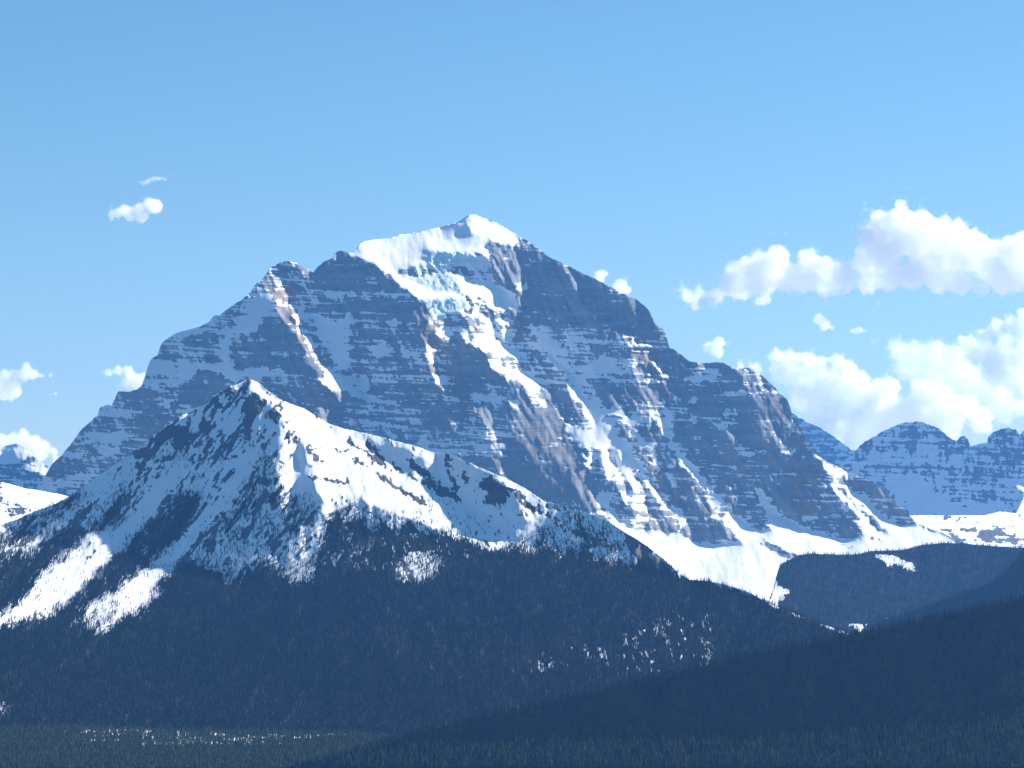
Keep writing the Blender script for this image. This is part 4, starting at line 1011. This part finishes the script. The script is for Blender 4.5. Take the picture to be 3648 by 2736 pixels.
cloud("Q 1340,930,35 1420,925,45 1480,980,95 1580,1000,100 1700,1010,100 1820,1010,90 1560,1090,110 1700,1110,120 1830,1120,120 1950,1180,120 2080,1210,120 2180,1280,120 1960,1310,100 1820,1220,110 2080,1340,100 1640,1190,110", 'faint veil of cloud behind the right cumulus bank', dist=54000.0, mat=M_WISP, amp=0.08)
cloud("Q 1020,790,40 1050,830,35 1000,800,25 1090,850,15", 'tiny lone puff just under the longest cumulus', amp=1.1)
cloud("Q 1210,865,26 1235,862,28 1260,862,26 1285,870,18", 'tiniest flat shred of cloud under the longest cumulus', mat=M_SHRED, amp=0.08)
cloud("Q 380,950,40 430,935,40 420,985,40 360,975,25", 'small puff hanging over the shoulder right of the summit', amp=1.1)
cloud("C 960,640,60 1000,610,40 1120,720,70 1170,740,40 930,610,30 1160,690,30", 'small cloud peeking over the right ridge of the big mountain', amp=1.0)
cloud("S 1180,500,60 1220,520,60 1090,540,55 1000,550,55 930,580,45 880,590,35 1120,600,50 1020,600,45 1250,550,35", 'plump lone cloud in the left sky', amp=0.9)
cloud("S 1100,330,24 1130,335,28 1160,322,28 1185,300,26 1215,303,28 1245,302,30 1275,303,26 1300,310,20", 'thin wispy shred above the plump lone cloud', mat=M_SHRED, amp=0.1)
cloud("A 200,930,65 130,950,60 40,960,60 260,960,50 330,980,35 400,960,28 200,1000,40 100,1080,75 30,1100,80 -60,1050,90 60,1150,50", 'grey white cloud cut off by the left edge')
cloud("A 440,1110,28 400,1115,20", 'faintest speck of cloud left of the big mountain', mat=M_SHRED, amp=0.08)
cloud("A 860,950,50 930,940,55 1010,930,55 1030,960,45 1000,1030,55 1080,1020,60 940,1060,40 1140,1020,60", 'cloud tucked against the left ridge of the big mountain')
cloud("A 190,1460,70 100,1490,80 0,1500,90 270,1500,70 340,1530,60 420,1570,55 300,1600,80 440,1640,50 150,1590,90 20,1600,90", 'cumulus behind the small peak at the left edge')

# unseen snowy sheet added behind the mountains to bounce light up into the clouds
sf = bpy.data.meshes.new('bounce_plain')
sf.from_pydata([(-40000, 34500, GROUND_Z), (40000, 34500, GROUND_Z), (40000, 90000, GROUND_Z - 400), (-40000, 90000, GROUND_Z - 400)], [], [(0, 1, 2, 3)])
sf.materials.append(M_FAR)
_a = sf.attributes.new('snow', 'FLOAT', 'POINT')
_a.data.foreach_set('value', np.full(4, 0.5, np.float32))
so = bpy.data.objects.new('bounce_plain', sf)
COL.objects.link(so)
tag(so, 'unseen snowy sheet added beyond the far peaks to light the clouds', kind='structure')

# ---------------------------------------------------------------- the air
hz = NT('blue_air')
hv = hz.n('ShaderNodeVolumePrincipled')
hv.inputs['Color'].default_value = (0.14, 0.42, 1.0, 1)
hv.inputs['Density'].default_value = 1.45e-5
hv.inputs['Anisotropy'].default_value = 0.3
hz.put(hz.out.inputs['Volume'], hv.outputs[0])
x0_, x1_, y0_, y1_, z0_, z1_ = -61000.0, 61000.0, -3100.0, 34000.0, GROUND_Z - 60.0, 2300.0
hm = bpy.data.meshes.new('haze')
hm.from_pydata([(x, y, z) for z in (z0_, z1_) for y in (y0_, y1_) for x in (x0_, x1_)], [], [(0, 2, 3, 1), (4, 5, 7, 6), (0, 1, 5, 4), (1, 3, 7, 5), (3, 2, 6, 7), (2, 0, 4, 6)])
hm.materials.append(hz.m)
ho = bpy.data.objects.new('haze', hm)
COL.objects.link(ho)
tag(ho, 'thin blue mountain air between the lens and the far peaks', 'haze', kind='stuff')
